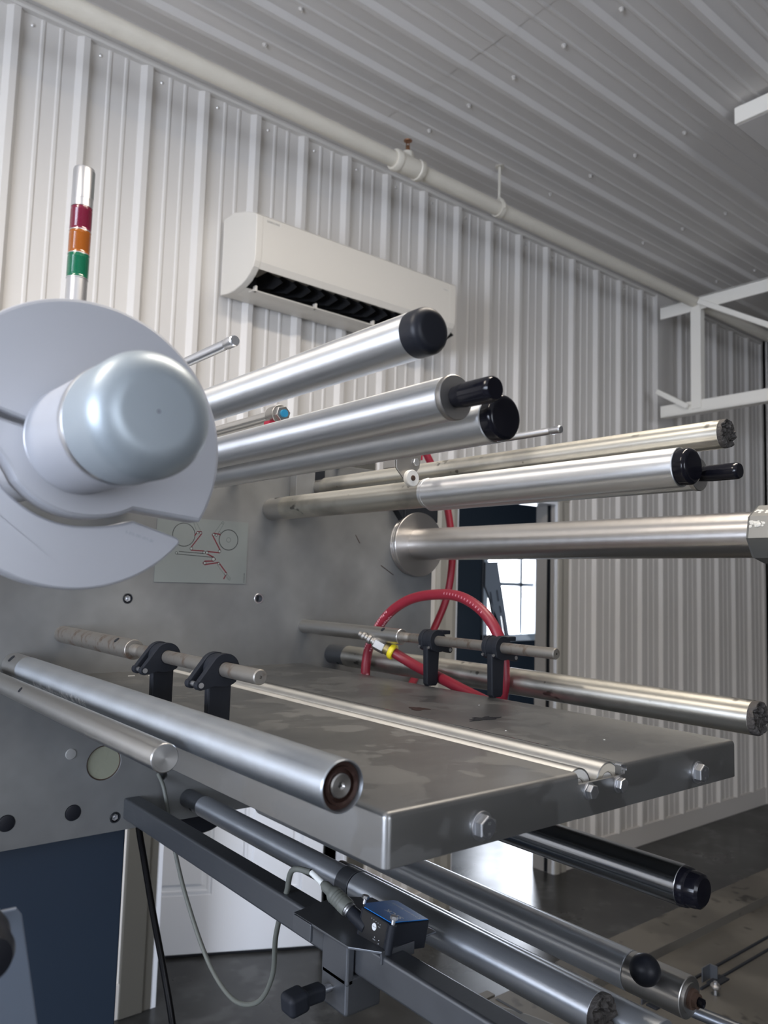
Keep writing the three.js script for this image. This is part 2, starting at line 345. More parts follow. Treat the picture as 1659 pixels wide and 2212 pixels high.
{ // the room beyond the doors
  const r = structure('wall_far_room');
  const z1 = -5.52, z0 = WZ - 0.13;
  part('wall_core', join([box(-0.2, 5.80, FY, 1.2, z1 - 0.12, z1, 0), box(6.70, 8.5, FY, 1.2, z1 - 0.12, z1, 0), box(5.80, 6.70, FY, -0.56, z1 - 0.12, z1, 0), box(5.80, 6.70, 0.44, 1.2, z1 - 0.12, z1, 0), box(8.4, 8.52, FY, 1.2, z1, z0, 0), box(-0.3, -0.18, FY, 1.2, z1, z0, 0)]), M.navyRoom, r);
  const c = structure('ceiling_far_room');
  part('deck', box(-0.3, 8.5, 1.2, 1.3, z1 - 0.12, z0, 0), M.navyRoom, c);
  const w = structure('window_3');
  const fr = []; for (const [a, b, e, f] of [[5.80, 5.86, -0.56, 0.44], [6.60, 6.70, -0.56, 0.44], [5.80, 6.70, -0.56, -0.49], [5.80, 6.70, 0.38, 0.44]]) fr.push(box(a, b, e, f, z1 - 0.10, z1 + 0.025));
  part('window_frame', join(fr), M.doorWhite, w);
  part('sash', join([box(5.86, 6.60, 0.005, 0.045, z1 - 0.06, z1 - 0.02), box(6.40, 6.44, -0.49, 0.38, z1 - 0.06, z1 - 0.02)]), M.doorWhite, w);
  part('pane', box(5.86, 6.60, -0.49, 0.38, z1 - 0.075, z1 - 0.065, 0), M.pane, w);
}
// ---- doorway on the right: casing and reveal
{
  const d = structure('door_2');
  const [a, b] = D2, z = WZ;
  const cs = extrude(shapeOf([[0, 0], [0.13, 0], [0.13, 0.012], [0.115, 0.02], [0.07, 0.016], [0.035, 0.022], [0.01, 0.018], [0, 0.01]]), 1, 0.0004);
  const side = (x, flip, y0, y1, w) => { const g = cs.clone(); g.scale(w / 0.13, 1, y1 - y0); g.rotateX(-Math.PI / 2); if (flip) { g.scale(-1, 1, 1); } g.scale(1, 1, -1); g.translate(x, y0, z); return g; };
  part('casing', join([side(a - 0.006, true, FY, HEAD, 0.13), side(b + 0.006, false, FY, HEAD, 0.1)].map((g) => { g.computeVertexNormals(); return g; })), M.casing, d);
  part('head_casing', box(a - 0.13, b + 0.1, HEAD, HEAD + 0.07, z, z + 0.02), M.casing, d);
  part('jamb', join([box(a - 0.02, a, FY, HEAD, z - 0.13, z + 0.012), box(b, b + 0.02, FY, HEAD, z - 0.13, z + 0.012), box(a, b, HEAD - 0.02, HEAD, z - 0.13, z + 0.012)]), M.doorWhite, d);
  part('weather_strip', box(b - 0.004, b + 0.001, FY + 0.002, HEAD - 0.02, z - 0.05, z - 0.028), M.dark, d);
}
// ---- white panelled door standing ajar
{
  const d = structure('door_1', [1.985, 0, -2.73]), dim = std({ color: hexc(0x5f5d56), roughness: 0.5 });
  const [a, b] = D1, X = -1.985, Z = 2.73;
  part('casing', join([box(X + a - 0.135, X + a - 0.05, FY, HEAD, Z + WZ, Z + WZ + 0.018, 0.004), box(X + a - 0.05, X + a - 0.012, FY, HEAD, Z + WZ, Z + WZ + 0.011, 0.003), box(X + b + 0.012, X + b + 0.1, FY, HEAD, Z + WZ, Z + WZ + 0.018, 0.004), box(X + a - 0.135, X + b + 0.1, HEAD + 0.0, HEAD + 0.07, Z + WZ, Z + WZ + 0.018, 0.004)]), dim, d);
  part('jamb', join([box(X + a - 0.02, X + a, FY, HEAD, Z + WZ - 0.13, Z + WZ + 0.011), box(X + b, X + b + 0.02, FY, HEAD, Z + WZ - 0.13, Z + WZ + 0.011), box(X + a, X + b, HEAD - 0.02, HEAD, Z + WZ - 0.13, Z + WZ + 0.011), box(X + b - 0.013, X + b, FY, HEAD - 0.02, Z + WZ - 0.03, Z + WZ + 0.006)]), M.doorWhite, d);
  const leaf = new THREE.Group(); leaf.name = 'door_leaf'; d.add(leaf); leaf.position.set(-0.03, 0, -0.01); leaf.rotation.y = -0.468 + Math.PI;
  // leaf runs along local +x from the hinge, its face towards local -z
  const W = 0.77, yb = FY + 0.012, yt = HEAD - 0.03;
  const cols = [[0.085, 0.325], [0.445, 0.685]], rows = [[-1.255, -0.62], [-0.44, 0.02], [0.12, 0.36]];
  const s = rect(0, W, yb, yt);
  for (const [c0, c1] of cols) for (const [r0, r1] of rows) s.holes.push(shapeOf([[c0, r0], [c0, r1], [c1, r1], [c1, r0]]));
  part('slab', join([extrude(s, 0.008, 0.002, 4).translate(0, 0, -0.022), box(0, W, yb, yt, -0.012, 0.022, 0.001)]), M.doorWhite, leaf);
  for (const [c0, c1] of cols) for (const [r0, r1] of rows) {
    const ring = rect(c0 + 0.006, c1 - 0.006, r0 + 0.006, r1 - 0.006); ring.holes.push(shapeOf([[c0 + 0.017, r0 + 0.017], [c0 + 0.017, r1 - 0.017], [c1 - 0.017, r1 - 0.017], [c1 - 0.017, r0 + 0.017]]));
    part('door_panel', join([extrude(ring, 0.005, 0.002, 4).translate(0, 0, -0.016), extrude(rect(c0 + 0.038, c1 - 0.038, r0 + 0.038, r1 - 0.038), 0.009, 0.0042, 4).translate(0, 0, -0.019)]), M.doorWhite, leaf);
  }
  part('door_sweep', box(0, W, FY + 0.002, FY + 0.02, -0.02, 0.02, 0.001), M.dark, leaf);
}
// flat cover post on the wall and the soffit beam on the ceiling
{
  const t = structure('trim_2'); part('post_cover', box(4.36, 4.545, 0.95, CY - 0.02, WZ - 0.001, WZ + 0.03, 0.003), M.trim, t);
}

// ================================================================ ROOF TRUSS, BEAM, PIPE
{
  const x = 4.216, t = thing('roof_truss', 'cream painted steel truss sticking out from the right of the ribbed wall', 'truss', [x, 0, 0]);
  const ze = 1.2, zs = -2.56, f = (y0, y1, z0, z1) => box(-0.004, 0.004, y0, y1, z0, z1, 0.001);
  part('top_chord', join([f(1.648, 1.725, zs, ze), box(-0.004, 0.06, 1.719, 1.727, zs, ze, 0.001)]), M.whiteSteel, t);
  part('bottom_chord', join([f(1.045, 1.11, zs, ze), box(-0.004, 0.06, 1.04, 1.048, zs, ze, 0.001)]), M.whiteSteel, t);
  for (const z of [-2.328, -1.2, -0.1]) part('strut', join([beam([-0.008, 1.06, z], [-0.008, 1.70, z], 0.008, 0.064, [0, 0, 1]), beam([0.014, 1.06, z + 0.028], [0.014, 1.70, z + 0.028], 0.044, 0.006, [0, 0, 1])]), M.whiteSteel, t);
  for (const [z0, z1] of [[-2.30, -1.25], [-1.15, -0.15]]) part('brace', beam([-0.012, 1.69, z0], [-0.012, 1.06, z1], 0.03, 0.05, [1, 0, 0]), M.whiteSteel, t);
  part('brace', beam([-0.014, 1.20, -2.57], [-0.014, 1.075, -2.37], 0.03, 0.045, [1, 0, 0]), M.whiteSteel, t);
}
{
  const b = thing('ceiling_beam', 'short bright white boxed beam against the ceiling at the top right corner', 'beam', [2.853, CY, -1.414]);
  part('side_board', box(0, 0.02, -0.085, -0.018, 0, 1.3, 0.004), M.whiteSteel, b);
  part('soffit', box(0.02, 1.6, -0.085, -0.07, 0, 1.3, 0.002), M.ceiling, b);
  part('end_board', box(0.02, 1.6, -0.07, -0.018, 0, 0.012, 0.002), M.ceiling, b);
}
{
  const zp = -2.335, yp = 1.70, x = (v) => v;
  const p = thing('sprinkler_pipe', 'cream painted pipe running along the top of the ribbed wall', 'pipe', [0, yp, zp]);
  const along = (g) => { g.rotateY(Math.PI / 2); return g; };
  part('pipe_run', along(turned([[0, XL + 0.02], [0.031, XL + 0.02], [0.031, XR - 0.02], [0, XR - 0.02]], 32)), M.pipe, p);
  part('tee', join([along(turned([[0.031, -0.075], [0.040, -0.075], [0.043, -0.069], [0.043, -0.05], [0.039, -0.046], [0.039, 0.046], [0.043, 0.05], [0.043, 0.069], [0.04, 0.075], [0.031, 0.075]], 32)).translate(1.97, 0, 0), turned([[0.026, 0], [0.026, 0.045], [0.023, 0.055], [0.012, 0.06], [0, 0.06]], 24).rotateX(-Math.PI / 2).translate(1.97, 0, 0)]), M.pipe, p);
  const h = part('sprinkler_head', join([turned([[0, 0], [0.009, 0], [0.009, 0.014], [0.006, 0.018], [0.006, 0.024], [0, 0.024]], 16), rod([-0.009, 0, 0.016], [-0.005, 0, 0.044], 0.002, 8), rod([0.009, 0, 0.016], [0.005, 0, 0.044], 0.002, 8), turned([[0, 0.044], [0.017, 0.044], [0.018, 0.046], [0, 0.048]], 16)].map((g) => g.rotateX(-Math.PI / 2))), M.bronze, p, 'small bronze upright sprinkler head'); h.position.set(1.97, 0.06, 0);
  const k = thing('pipe_hanger', 'white rod hanger with a ring around the ceiling pipe, right of the sprinkler', 'hanger', [2.52, yp, zp]);
  part('rod', rod([0, 0.045, 0], [0, CY - yp + 0.004, 0], 0.0065, 14), M.pipe, k);
  part('ceiling_flange', rod([0, CY - yp - 0.008, 0], [0, CY - yp + 0.004, 0], 0.02, 18), M.pipe, k);
  part('ring', along(turned([[0.032, -0.012], [0.037, -0.012], [0.037, 0.012], [0.032, 0.012]], 28)), M.pipe, k);
  part('yoke', tube([[0, -0.01, 0.036], [0, 0.02, 0.03], [0, 0.045, 0.008], [0, 0.05, 0], [0, 0.045, -0.008], [0, 0.02, -0.03], [0, -0.01, -0.036]], 0.006, 30, 8), M.pipe, k);
}
// ================================================================ AIR CONDITIONER
{
  const x0 = 1.338, x1 = 2.345, ac = thing('air_conditioner', 'white wall-mounted air conditioner on the ribbed wall with an open black outlet', 'air conditioner', [x0, 1.22, WZ]);
  const L = x1 - x0, S = (z, y) => [z - WZ, y - 1.22];
  const top = [[-2.681, 1.384], [-2.60, 1.384], [-2.497, 1.353], [-2.440, 1.329], [-2.424, 1.318], [-2.421, 1.30], [-2.421, 1.17]];
  const low = [[-2.424, 1.145], [-2.433, 1.125], [-2.455, 1.106], [-2.485, 1.088], [-2.52, 1.078], [-2.57, 1.071], [-2.62, 1.072], [-2.681, 1.082]];
  const full = [...top, ...low].map(([z, y]) => S(z, y));
  const mouthUp = S(-2.436, 1.122), mouthLow = S(-2.528, 1.0775);
  const notch = [...top.map(([z, y]) => S(z, y)), S(-2.424, 1.145), mouthUp, S(-2.53, 1.17), S(-2.61, 1.15), S(-2.60, 1.10), mouthLow, S(-2.57, 1.071), S(-2.62, 1.072), S(-2.681, 1.082)];
  const ex = (pts, a, b, bv) => extrude(shapeOf(pts), b - a, bv).rotateY(-Math.PI / 2).translate(b, 0, 0);
  part('housing', join([ex(full, 0, 0.028, 0.003), ex(notch, 0.0275, L - 0.0395, 0), ex(full, L - 0.04, L, 0.003)]), M.acWhite, ac);
  const liner = part('outlet', join([box(0.028, L - 0.04, -0.075, -0.07 + 0.02, 0.085, 0.10, 0), beam([0.028, 0, 0], [L - 0.04, 0, 0], 0.004, 0.075, [0, 1, 0]).rotateX(0).translate(0, -0.075, 0.11)]), M.acDark, ac);
  const fin = extrude(shapeOf([[0.11, -0.105], [0.20, -0.125], [0.245, -0.106], [0.225, -0.085], [0.17, -0.052], [0.11, -0.068]]), 0.002, 0.0004).rotateY(-Math.PI / 2);
  for (let i = 0; i < 15; i++) { const f = part('fin', fin, M.acDark, ac); f.position.x = 0.065 + i * 0.064; f.rotation.y = 0.35; f.position.z += 0.02 - 0.02; }
  const v = part('louver', join([box(0.05, L - 0.06, -0.150, -0.146, 0.152, 0.186, 0.001), ...[0.06, 0.33, 0.62, L - 0.08].map((q) => box(q, q + 0.008, -0.15, -0.128, 0.165, 0.185, 0.001))]), M.acWhite, ac);
  const logo = canvasTex(256, 64, (c) => { c.fillStyle = '#dedad1'; c.fillRect(0, 0, 256, 64); c.fillStyle = '#8d8a84'; c.font = 'bold 44px sans-serif'; c.textAlign = 'center'; c.fillText('SAMSUNG', 128, 48, 240); });
  const lg = part('lettering', new THREE.PlaneGeometry(0.066, 0.0165), std({ map: logo, roughness: 0.4 }), ac); lg.position.set(0.07, 1.302 - 1.22, 0.2796);
  const lg2 = part('lettering', new THREE.PlaneGeometry(0.05, 0.01), std({ map: canvasTex(256, 52, (c) => { c.fillStyle = '#dedad1'; c.fillRect(0, 0, 256, 52); c.fillStyle = '#8d8a84'; c.font = '36px sans-serif'; c.textAlign = 'center'; c.fillText('Inverter', 128, 40, 230); }), roughness: 0.4 }), ac); lg2.position.set(L - 0.065, 1.283 - 1.22, 0.2796);
}

// ================================================================ MACHINE BODY
const PZ = -1.425;                                // front of the machine plate
{
  const p = thing('roller_machine', 'large grey machine panel carrying all the rollers, navy cabinet below its left end', 'machine', [0, 0, PZ]);
  const s = rect(-0.05, 1.318, -0.46, 0.262);
  const holes = [[0.5558, -0.0426, 0.009], [0.8327, -0.0398, 0.009], [0.3729, -0.4155, 0.0135], [0.4809, -0.4154, 0.0135], [0.5564, -0.4354, 0.0095], [0.5302, -0.3361, 0.0305], [0.645, -0.373, 0.008]];
  for (const [x, y, r] of holes) s.holes.push(circlePath(x, y, r));
  part('plate', extrude(s, 0.02, 0.001, 40).translate(0, 0, -0.02), M.plate, p);
  const sock = (x, y) => { const b = part('socket_screw', turned([[0, -0.010], [0.0028, -0.010], [0.0034, -0.005], [0.0034, -0.002], [0.0062, -0.0018], [0.007, -0.003], [0.007, -0.012]], 6), M.bolt, p); b.position.set(x, y, 0); };
  sock(0.5558, -0.0426); sock(0.5564, -0.4354);
  for (const [x, y] of [[0.5558, -0.0426], [0.5564, -0.4354]]) { const b = part('hole_rim', pipeZ(0.0092, 0.0078, -0.004, 0.0006), M.dark, p); b.position.set(x, y, 0); }
  const rm = part('hole_rim', pipeZ(0.0108, 0.0078, -0.012, 0.0006), M.bolt, p); rm.position.set(0.8327, -0.0398, 0);
  for (const [x, y] of [[0.3729, -0.4155], [0.4809, -0.4154]]) { const b = part('hole_plug', turned([[0, 0.0012], [0.011, 0.0012], [0.013, 0.0006], [0.0133, -0.004], [0, -0.006]], 32), M.rubber, p, 'black round hole plug'); b.position.set(x, y, 0); }
  const pl = part('hole_plug', turned([[0, -0.003], [0.0295, -0.003], [0.0302, -0.005], [0, -0.008]], 48), std({ color: hexc(0x8b8d7c), roughness: 0.8, bumpMap: rep(T.cloud, 0.08), bumpScale: 0.0006 }), p, 'worn greenish round blanking disc'); pl.position.set(0.5302, -0.3361, 0);
  const prim = part('hole_rim', pipeZ(0.0304, 0.0288, -0.006, -0.0022, 0.0004), M.rust, p); prim.position.set(0.5302, -0.3361, 0);
  const pc = part('hole_plug', turned([[0, 0.0015], [0.004, 0.0015], [0.0085, 0.0012], [0.0095, 0.0002], [0, -0.002]], 32), std({ color: hexc(0x8c8c8a), roughness: 0.6 }), p, 'small grey plastic plug'); pc.position.set(0.4705, -0.314, 0);
  part('mount_block', box(0.897, 0.945, 0.168, 0.25, 0, 0.025, 0.0015), M.plate, p);
  part('slot', box(0.945, 0.985, 0.187, 0.25, 0.0005, 0.004, 0.0005), M.dark, p, 'black opening in the panel');
  part('guard_block', join([box(1.205, 1.312, 0.150, 0.20, 0.001, 0.024, 0.002), extrude(shapeOf([[1.175, 0.185], [1.205, 0.185], [1.205, 0.150]]), 0.02, 0.0005)]), M.dark, p, 'black block above the shaft flange');
  const sc = (x, y, a, l) => { const m = part('scratch', box(-l / 2, l / 2, -0.0008, 0.0008, 0.0001, 0.0004, 0.0001), M.rustDark, p); m.position.set(x, y, 0); m.rotation.z = a; };
  sc(1.085, 0.098, -0.95, 0.022); sc(1.175, 0.03, -0.5, 0.045);
}
{
  const b = scene.getObjectByName('roller_machine');
  part('cabinet', box(0.16, 0.594, FY, FY + 1.06, -0.36, -0.042, 0.003), M.navy, b, 'navy blue cabinet');
  part('housing', box(0.05, 1.22, FY + 1.06, FY + 1.68, -0.45, -0.021, 0.004), M.darkSteel, b);
}
{
  const w = solo('drive_wheel', turned([[0, -0.03], [0.066, -0.03], [0.07, -0.027], [0.07, -0.006], [0.066, -0.002], [0, -0.002]], 64), M.rubber, 'black wheel rim showing below the bottom edge of the grey panel', 'wheel', [0.745, -0.432, PZ - 0.022]);
}
// threading diagram stuck on the panel
{
  const dia = canvasTex(1024, 656, (c, w, h) => {
    c.fillStyle = '#737876'; c.fillRect(0, 0, w, h);
    const X = (x) => (x - 95) / 1395 * w, Y = (y) => (y - 305) / 925 * h;
    const circ = (x, y, r, lw, col, fill) => { c.beginPath(); c.ellipse(X(x), Y(y), r / 1395 * w, r / 925 * h, 0, 0, 7); if (fill) { c.fillStyle = fill; c.fill(); } c.lineWidth = lw * 1.5; c.strokeStyle = col; c.stroke(); };
    const line = (pts, lw, col) => { c.beginPath(); pts.forEach(([x, y], i) => c[i ? 'lineTo' : 'moveTo'](X(x), Y(y))); c.lineWidth = lw * 1.4; c.strokeStyle = col; c.lineJoin = 'round'; c.stroke(); };
    const K = '#15171a', G = '#3a403e', R = '#5e1220';
    circ(1180, 585, 150, 5, K); circ(1180, 585, 34, 2, G); circ(490, 550, 165, 4, K);
    line([[945, 500], [1062, 330]], 2, G); line([[1018, 490], [1090, 350]], 2, G); line([[625, 365], [668, 470]], 2, G); line([[665, 355], [745, 490]], 2, G);
    circ(1077, 338, 18, 2, G);
    line([[1045, 516], [1010, 508], [940, 502], [920, 525], [1060, 755], [1045, 782], [850, 772], [835, 800], [955, 850], [985, 880], [955, 908], [825, 915], [800, 942], [825, 965], [1040, 925], [1175, 1080], [1130, 1165]], 9, R);
    line([[650, 560], [690, 492], [750, 492], [755, 520], [595, 740], [610, 765], [800, 768], [825, 785]], 8, R);
    line([[430, 793], [800, 805]], 4, K); line([[385, 830], [945, 853]], 4, K);
    for (const [x, y, r] of [[940, 522, 18], [982, 527, 16], [1027, 490, 14], [1045, 760, 20], [850, 790, 20], [806, 788, 18], [955, 880, 26], [825, 942, 20], [1040, 942, 16], [1160, 1088, 16], [695, 510, 16], [740, 510, 16], [610, 742, 20], [393, 815, 16]]) circ(x, y, r, 3, K, '#8a8f8c');
    line([[1020, 960], [1200, 1170], [1228, 1180], [1240, 1150], [1180, 1090]], 2, G); line([[1170, 1105], [1212, 1165], [1225, 1150]], 2, G);
    c.save(); c.translate(X(1466), Y(1210)); c.rotate(-Math.PI / 2); c.fillStyle = '#0c0d0f'; c.font = 'bold 15px sans-serif'; c.fillText('8-1756421-000', 0, 0, 120); c.restore();
  });
  const g = extrude(rect(0, 0.196, 0, 0.126), 0.0006, 0.0001, 2), n = clean(g), p = n.attributes.position, uv = n.attributes.uv;
  for (let i = 0; i < p.count; i++) uv.setXY(i, p.getX(i) / 0.196, p.getY(i) / 0.126);
  const st = solo('diagram_sticker', n, std({ map: dia, roughness: 0.35 }), 'grey sticker on the panel showing a web threading diagram with red lines', 'sticker', [0.604, -0.0105, PZ + 0.0003]);
}

// ================================================================ ROLLERS (axes along z, mounted on the panel)
const ZE = -0.492;
function rollerThing(name, label, x, y, z0 = PZ, group) { return thing(name, label, 'roller', [x, y, z0], group); }
function hole(parent, r, ang, z, rh = 0.004) {    // small cross hole in a collar
  const g = rod([0, 0, 0], [0.0006, 0, 0], rh, 18); const m = part('cross_hole', g, M.dark, parent); m.rotation.z = ang; m.position.set((r - 0.0002) * Math.cos(ang), (r - 0.0002) * Math.sin(ang), z); return m;
}
function domeCap(r, len, e) { const p = [[0, -0.004], [r * 0.96, -0.004], [r * 0.995, 0], [r * 0.995, len - e]]; for (let i = 1; i <= 8; i++) { const a = i / 8 * Math.PI / 2; p.push([r * 0.995 - e + e * Math.cos(a), len - e + e * Math.sin(a)]); } p.push([0, len]); return turned(p); }
function crumbled(r, len) {
  const g = turned([[0, -0.002], [r, -0.002], ...Array.from({ length: 5 }, (_, i) => [r, len * i / 5]), [r * 0.97, len * 0.93], ...Array.from({ length: 12 }, (_, i) => [r * 0.97 * (11 - i) / 12, len])], 72);
  const p = g.attributes.position;
  for (let i = 0; i < p.count; i++) {
    const x = p.getX(i), y = p.getY(i), z = p.getZ(i); if (z < 0.001) continue;
    const u = x / r * 0.5 + 0.5, v = y / r * 0.5 + 0.5, q = Math.hypot(x, y) / r;
    const n = vnoise(u * 7 + 3, v * 7, 64) - 0.5, n2 = vnoise(u * 19, v * 17 + 5, 64) - 0.5, cr = vnoise(u * 5 + 9, v * 5 + 2, 64);
    const crack = Math.max(0, 1 - Math.abs(cr - 0.5) / 0.05);
    p.setZ(i, z + (0.005 * n + 0.003 * n2 - 0.006 * crack) * (q < 0.9 ? 1 : 0.6));
    if (q > 0.9) { p.setX(i, x * (1 + 0.05 * n2)); p.setY(i, y * (1 + 0.05 * n2)); }
  }
  g.computeVertexNormals(); return g;
}
function gripParts(t, r, z, len) {                 // revolving handle on the end face
  part('grip', turned([[0, z], [r * 0.86, z], [r * 0.92, z + 0.006], [r, z + len * 0.3], [r, z + len - 0.006], [r * 0.96, z + len - 0.002], [r * 0.85, z + len], [0, z + len]], 40), M.glossBlack, t, 'glossy black crank grip');
}
{ // A
  const t = rollerThing('roller', 'topmost silver roller, matte black rubber cap, just below the air conditioner', 0.4315, 0.2125);
  const L = ZE - PZ; part('tube', bar(0.0204, 0, L), M.alu, t); const c = part('end_cap', domeCap(0.0206, 0.021, 0.0085), M.rubber, t, 'matte black rubber cap'); c.position.z = L;
}
{ // B
  const t = rollerThing('roller', 'silver roller ending in a brown flat disc with a black crank grip, upper left group', 0.4795, 0.1665);
  const L = ZE - PZ; part('tube', bar(0.0202, 0, L - 0.006), M.aluClean, t); part('end_disc', turned([[0, L - 0.006], [0.0203, L - 0.006], [0.0206, L - 0.0055], [0.0206, L - 0.0008], [0.0198, L], [0, L]]), M.nickel, t, 'polished end disc'); gripParts(t, 0.0112, L, 0.047);
}
{ // C
  const t = rollerThing('roller', 'silver roller with glossy black cap half hidden under the crank-grip roller, upper left group', 0.5305, 0.1545);
  const L = ZE - PZ; part('tube', bar(0.0222, 0.385, L), M.alu, t); part('sleeve', bar(0.0219, 0, 0.383), M.alu, t); const c = part('end_cap', domeCap(0.0215, 0.014, 0.005), M.glossBlack, t, 'glossy black cap'); c.position.z = L;
}
{ // D
  const t = rollerThing('roller', 'upper right dull roller with a cracked crumbling black end plug', 0.957, 0.2025);
  const L = ZE - PZ; hole(part('collar', bar(0.0163, 0.0, 0.052), M.steel, t), 0.0163, 2.75, 0.018); part('tube', bar(0.0188, 0.05, L), M.aluOld, t); const c = part('end_plug', crumbled(0.0186, 0.006), M.crumble, t, 'crumbling black plug'); c.position.z = L;
}
{ // E
  const t = rollerThing('roller', 'right-hand silver roller with shiny black cap, directly under the cracked-plug roller', 0.855, 0.1475);
  const L = ZE - PZ, s = 0.487; hole(part('collar', bar(0.0228, 0, 0.062), M.steel, t), 0.0228, 1.9, 0.03, 0.005); part('sleeve', bar(0.0231, 0.06, s), M.aluOld, t); part('tube', join([bar(0.0240, s + 0.004, L), bar(0.0246, s - 0.002, s + 0.006)]), M.alu, t); const c = part('end_cap', domeCap(0.0222, 0.016, 0.006), M.glossBlack, t, 'shiny black cap'); c.position.z = L; 
}
{ // F
  const t = rollerThing('roller', 'right-hand roller with a black crank grip peeping out behind the shiny black cap', 0.8965, 0.1435);
  const L = ZE - PZ; part('tube', bar(0.0196, 0.45, L - 0.006), M.alu, t); part('end_disc', turned([[0, L - 0.006], [0.0202, L - 0.006], [0.0205, L - 0.005], [0.0205, L - 0.0008], [0.0198, L], [0, L]]), M.steel, t, 'flat end disc'); gripParts(t, 0.0100, L, 0.050);
}
{ // G
  const t = thing('unwind_shaft', 'thick steel shaft with round flange at panel and chipped end nut at right', 'shaft', [1.2535, 0.0945, PZ]);
  part('flange', turned([[0, 0], [0.073, 0], [0.074, 0.001], [0.074, 0.004], [0.0725, 0.0055], [0.0725, 0.007], [0.074, 0.0085], [0.074, 0.0115], [0.0725, 0.013], [0.0725, 0.0145], [0.076, 0.016], [0.077, 0.017], [0.077, 0.024], [0.0763, 0.025], [0, 0.025]], 96), M.shaft, t);
  part('shaft', bar(0.0373, 0.02, 0.84), M.shaft, t);
  const nut = (() => { const s = new THREE.Shape(), R = 0.0465; for (let i = 0; i < 8; i++) { const a = i * Math.PI / 4 + 0.18; s[i ? 'lineTo' : 'moveTo'](R * Math.cos(a), R * Math.sin(a)); } s.closePath(); return extrude(s, 0.09, 0.006, 8); })();
  const n = part('end_nut', nut, std({ color: new THREE.Color(0.27, 0.275, 0.27), metalness: 0.9, roughness: 0.42 }), t); n.position.z = 0.835;
  const chips = []; for (let i = 0; i < 40; i++) { const a = 2.55 + 0.42 * (rnd() - 0.5) * 2, z = 0.842 + rnd() * 0.022, s = 0.0018 + 0.003 * rnd(); const g = new THREE.IcosahedronGeometry(s, 0); g.scale(0.25, 1, 1); g.rotateZ(a); g.translate(0.0433 * Math.cos(a), 0.0433 * Math.sin(a), z); chips.push(g); }
  part('paint_chips', join(chips), std({ color: 0xc9c9c4, roughness: 0.6 }), t, 'patch of chipped bright paint');
}
{ // H
  const t = rollerThing('roller', 'large bright roller in front with an open rusty ring end, nearest at lower left', 0.3672, -0.1553);
  const L = -0.4905 - PZ, r = 0.0203; hole(part('collar', bar(0.0199, 0, 0.083), M.steel, t), 0.0199, 2.35, 0.035, 0.0065);
  const scuff = canvasTex(256, 2048, (c) => {
    c.fillStyle = '#bfc3c6'; c.fillRect(0, 0, 256, 2048); c.fillStyle = 'rgba(255,255,255,0.9)';
    for (let i = 0; i < 60; i++) { const v = 0.20 + 0.26 * rnd(), u = 0.832 + 0.05 * (rnd() - 0.5) - (v - 0.3) * 0.12; for (let k = 0; k < 5; k++) { c.save(); c.translate((u + 0.02 * (rnd() - 0.5)) * 256, (1 - v + 0.006 * (rnd() - 0.5)) * 2048); c.rotate(0.5 * (rnd() - 0.5)); c.fillRect(-3 - 5 * rnd(), -1, 6 + 8 * rnd(), 1.5 + 3 * rnd()); c.restore(); } }
  });
  scuff.wrapS = scuff.wrapT = THREE.RepeatWrapping; scuff.repeat.set(1 / (2 * Math.PI * 0.0203), 1 / 0.955); scuff.needsUpdate = true;
  const hm = M.aluClean.clone(); hm.map = scuff; hm.color.setRGB(0.93, 0.94, 0.96); hm.roughness = 0.5; hm.anisotropy = 0.6;
  part('tube', turned([[0, 0.083], [r, 0.083], [r, L - 0.0012], [r - 0.0009, L], [r - 0.0014, L], [r - 0.0017, L - 0.001], [r - 0.0017, L - 0.012], [0, L - 0.012]], 96), hm, t);
  part('bearing_ring', turned([[0.0095, L - 0.005], [0.0122, L - 0.0055], [0.0125, L - 0.003], [0.0146, L - 0.0025], [0.0150, L - 0.0045], [0.0182, L - 0.0045], [0.0186, L - 0.007], [0.0095, L - 0.011]], 72), M.rustDark, t, 'rusty dark bearing ring');
  part('axle_end', turned([[0.0018, L - 0.012], [0.0018, L - 0.004], [0.003, L - 0.0022], [0.0083, L - 0.002], [0.0094, L - 0.003], [0.0094, L - 0.012]], 48), M.steel, t);
}
{ // I
  const t = thing('steel_bar', 'slim steel bar with a machined round end, just below the large front roller', 'bar', [0.327, -0.1728, PZ]);
  const L = -0.722 - PZ; hole(part('bar', turned([[0, 0], [0.0142, 0], [0.0142, L - 0.001], [0.0132, L], [0.0001, L]], 64), M.steel, t), 0.0142, 2.5, 0.24, 0.004);
}
{ // Q
  const t = rollerThing('roller', 'right roller just above the table with a broken crumbling black end', 1.0235, -0.1588);
  const L = -0.489 - PZ, r = 0.0222; hole(part('collar', bar(0.0205, 0, 0.064), M.darkSteel, t), 0.0205, 4.1, 0.04); part('tube', bar(r, 0.062, L), M.aluOld, t); const c = part('end_plug', crumbled(0.0220, 0.008), M.crumble, t, 'crumbling black plug'); c.position.z = L;
}
{ // P
  const t = rollerThing('roller', 'dark polished chrome roller under the right of the table, black stepped cap', 0.8565, -0.3325);
  const L = ZE - PZ; part('tube', bar(0.0230, 0, L), M.chrome, t); const c = part('end_cap', turned([[0, -0.002], [0.0222, -0.002], [0.0225, 0.001], [0.0215, 0.0075], [0.0200, 0.0095], [0.0198, 0.016], [0.0185, 0.021], [0.0150, 0.0235], [0, 0.0245]]), M.glossBlack, t, 'black stepped cap'); c.position.z = L;
}
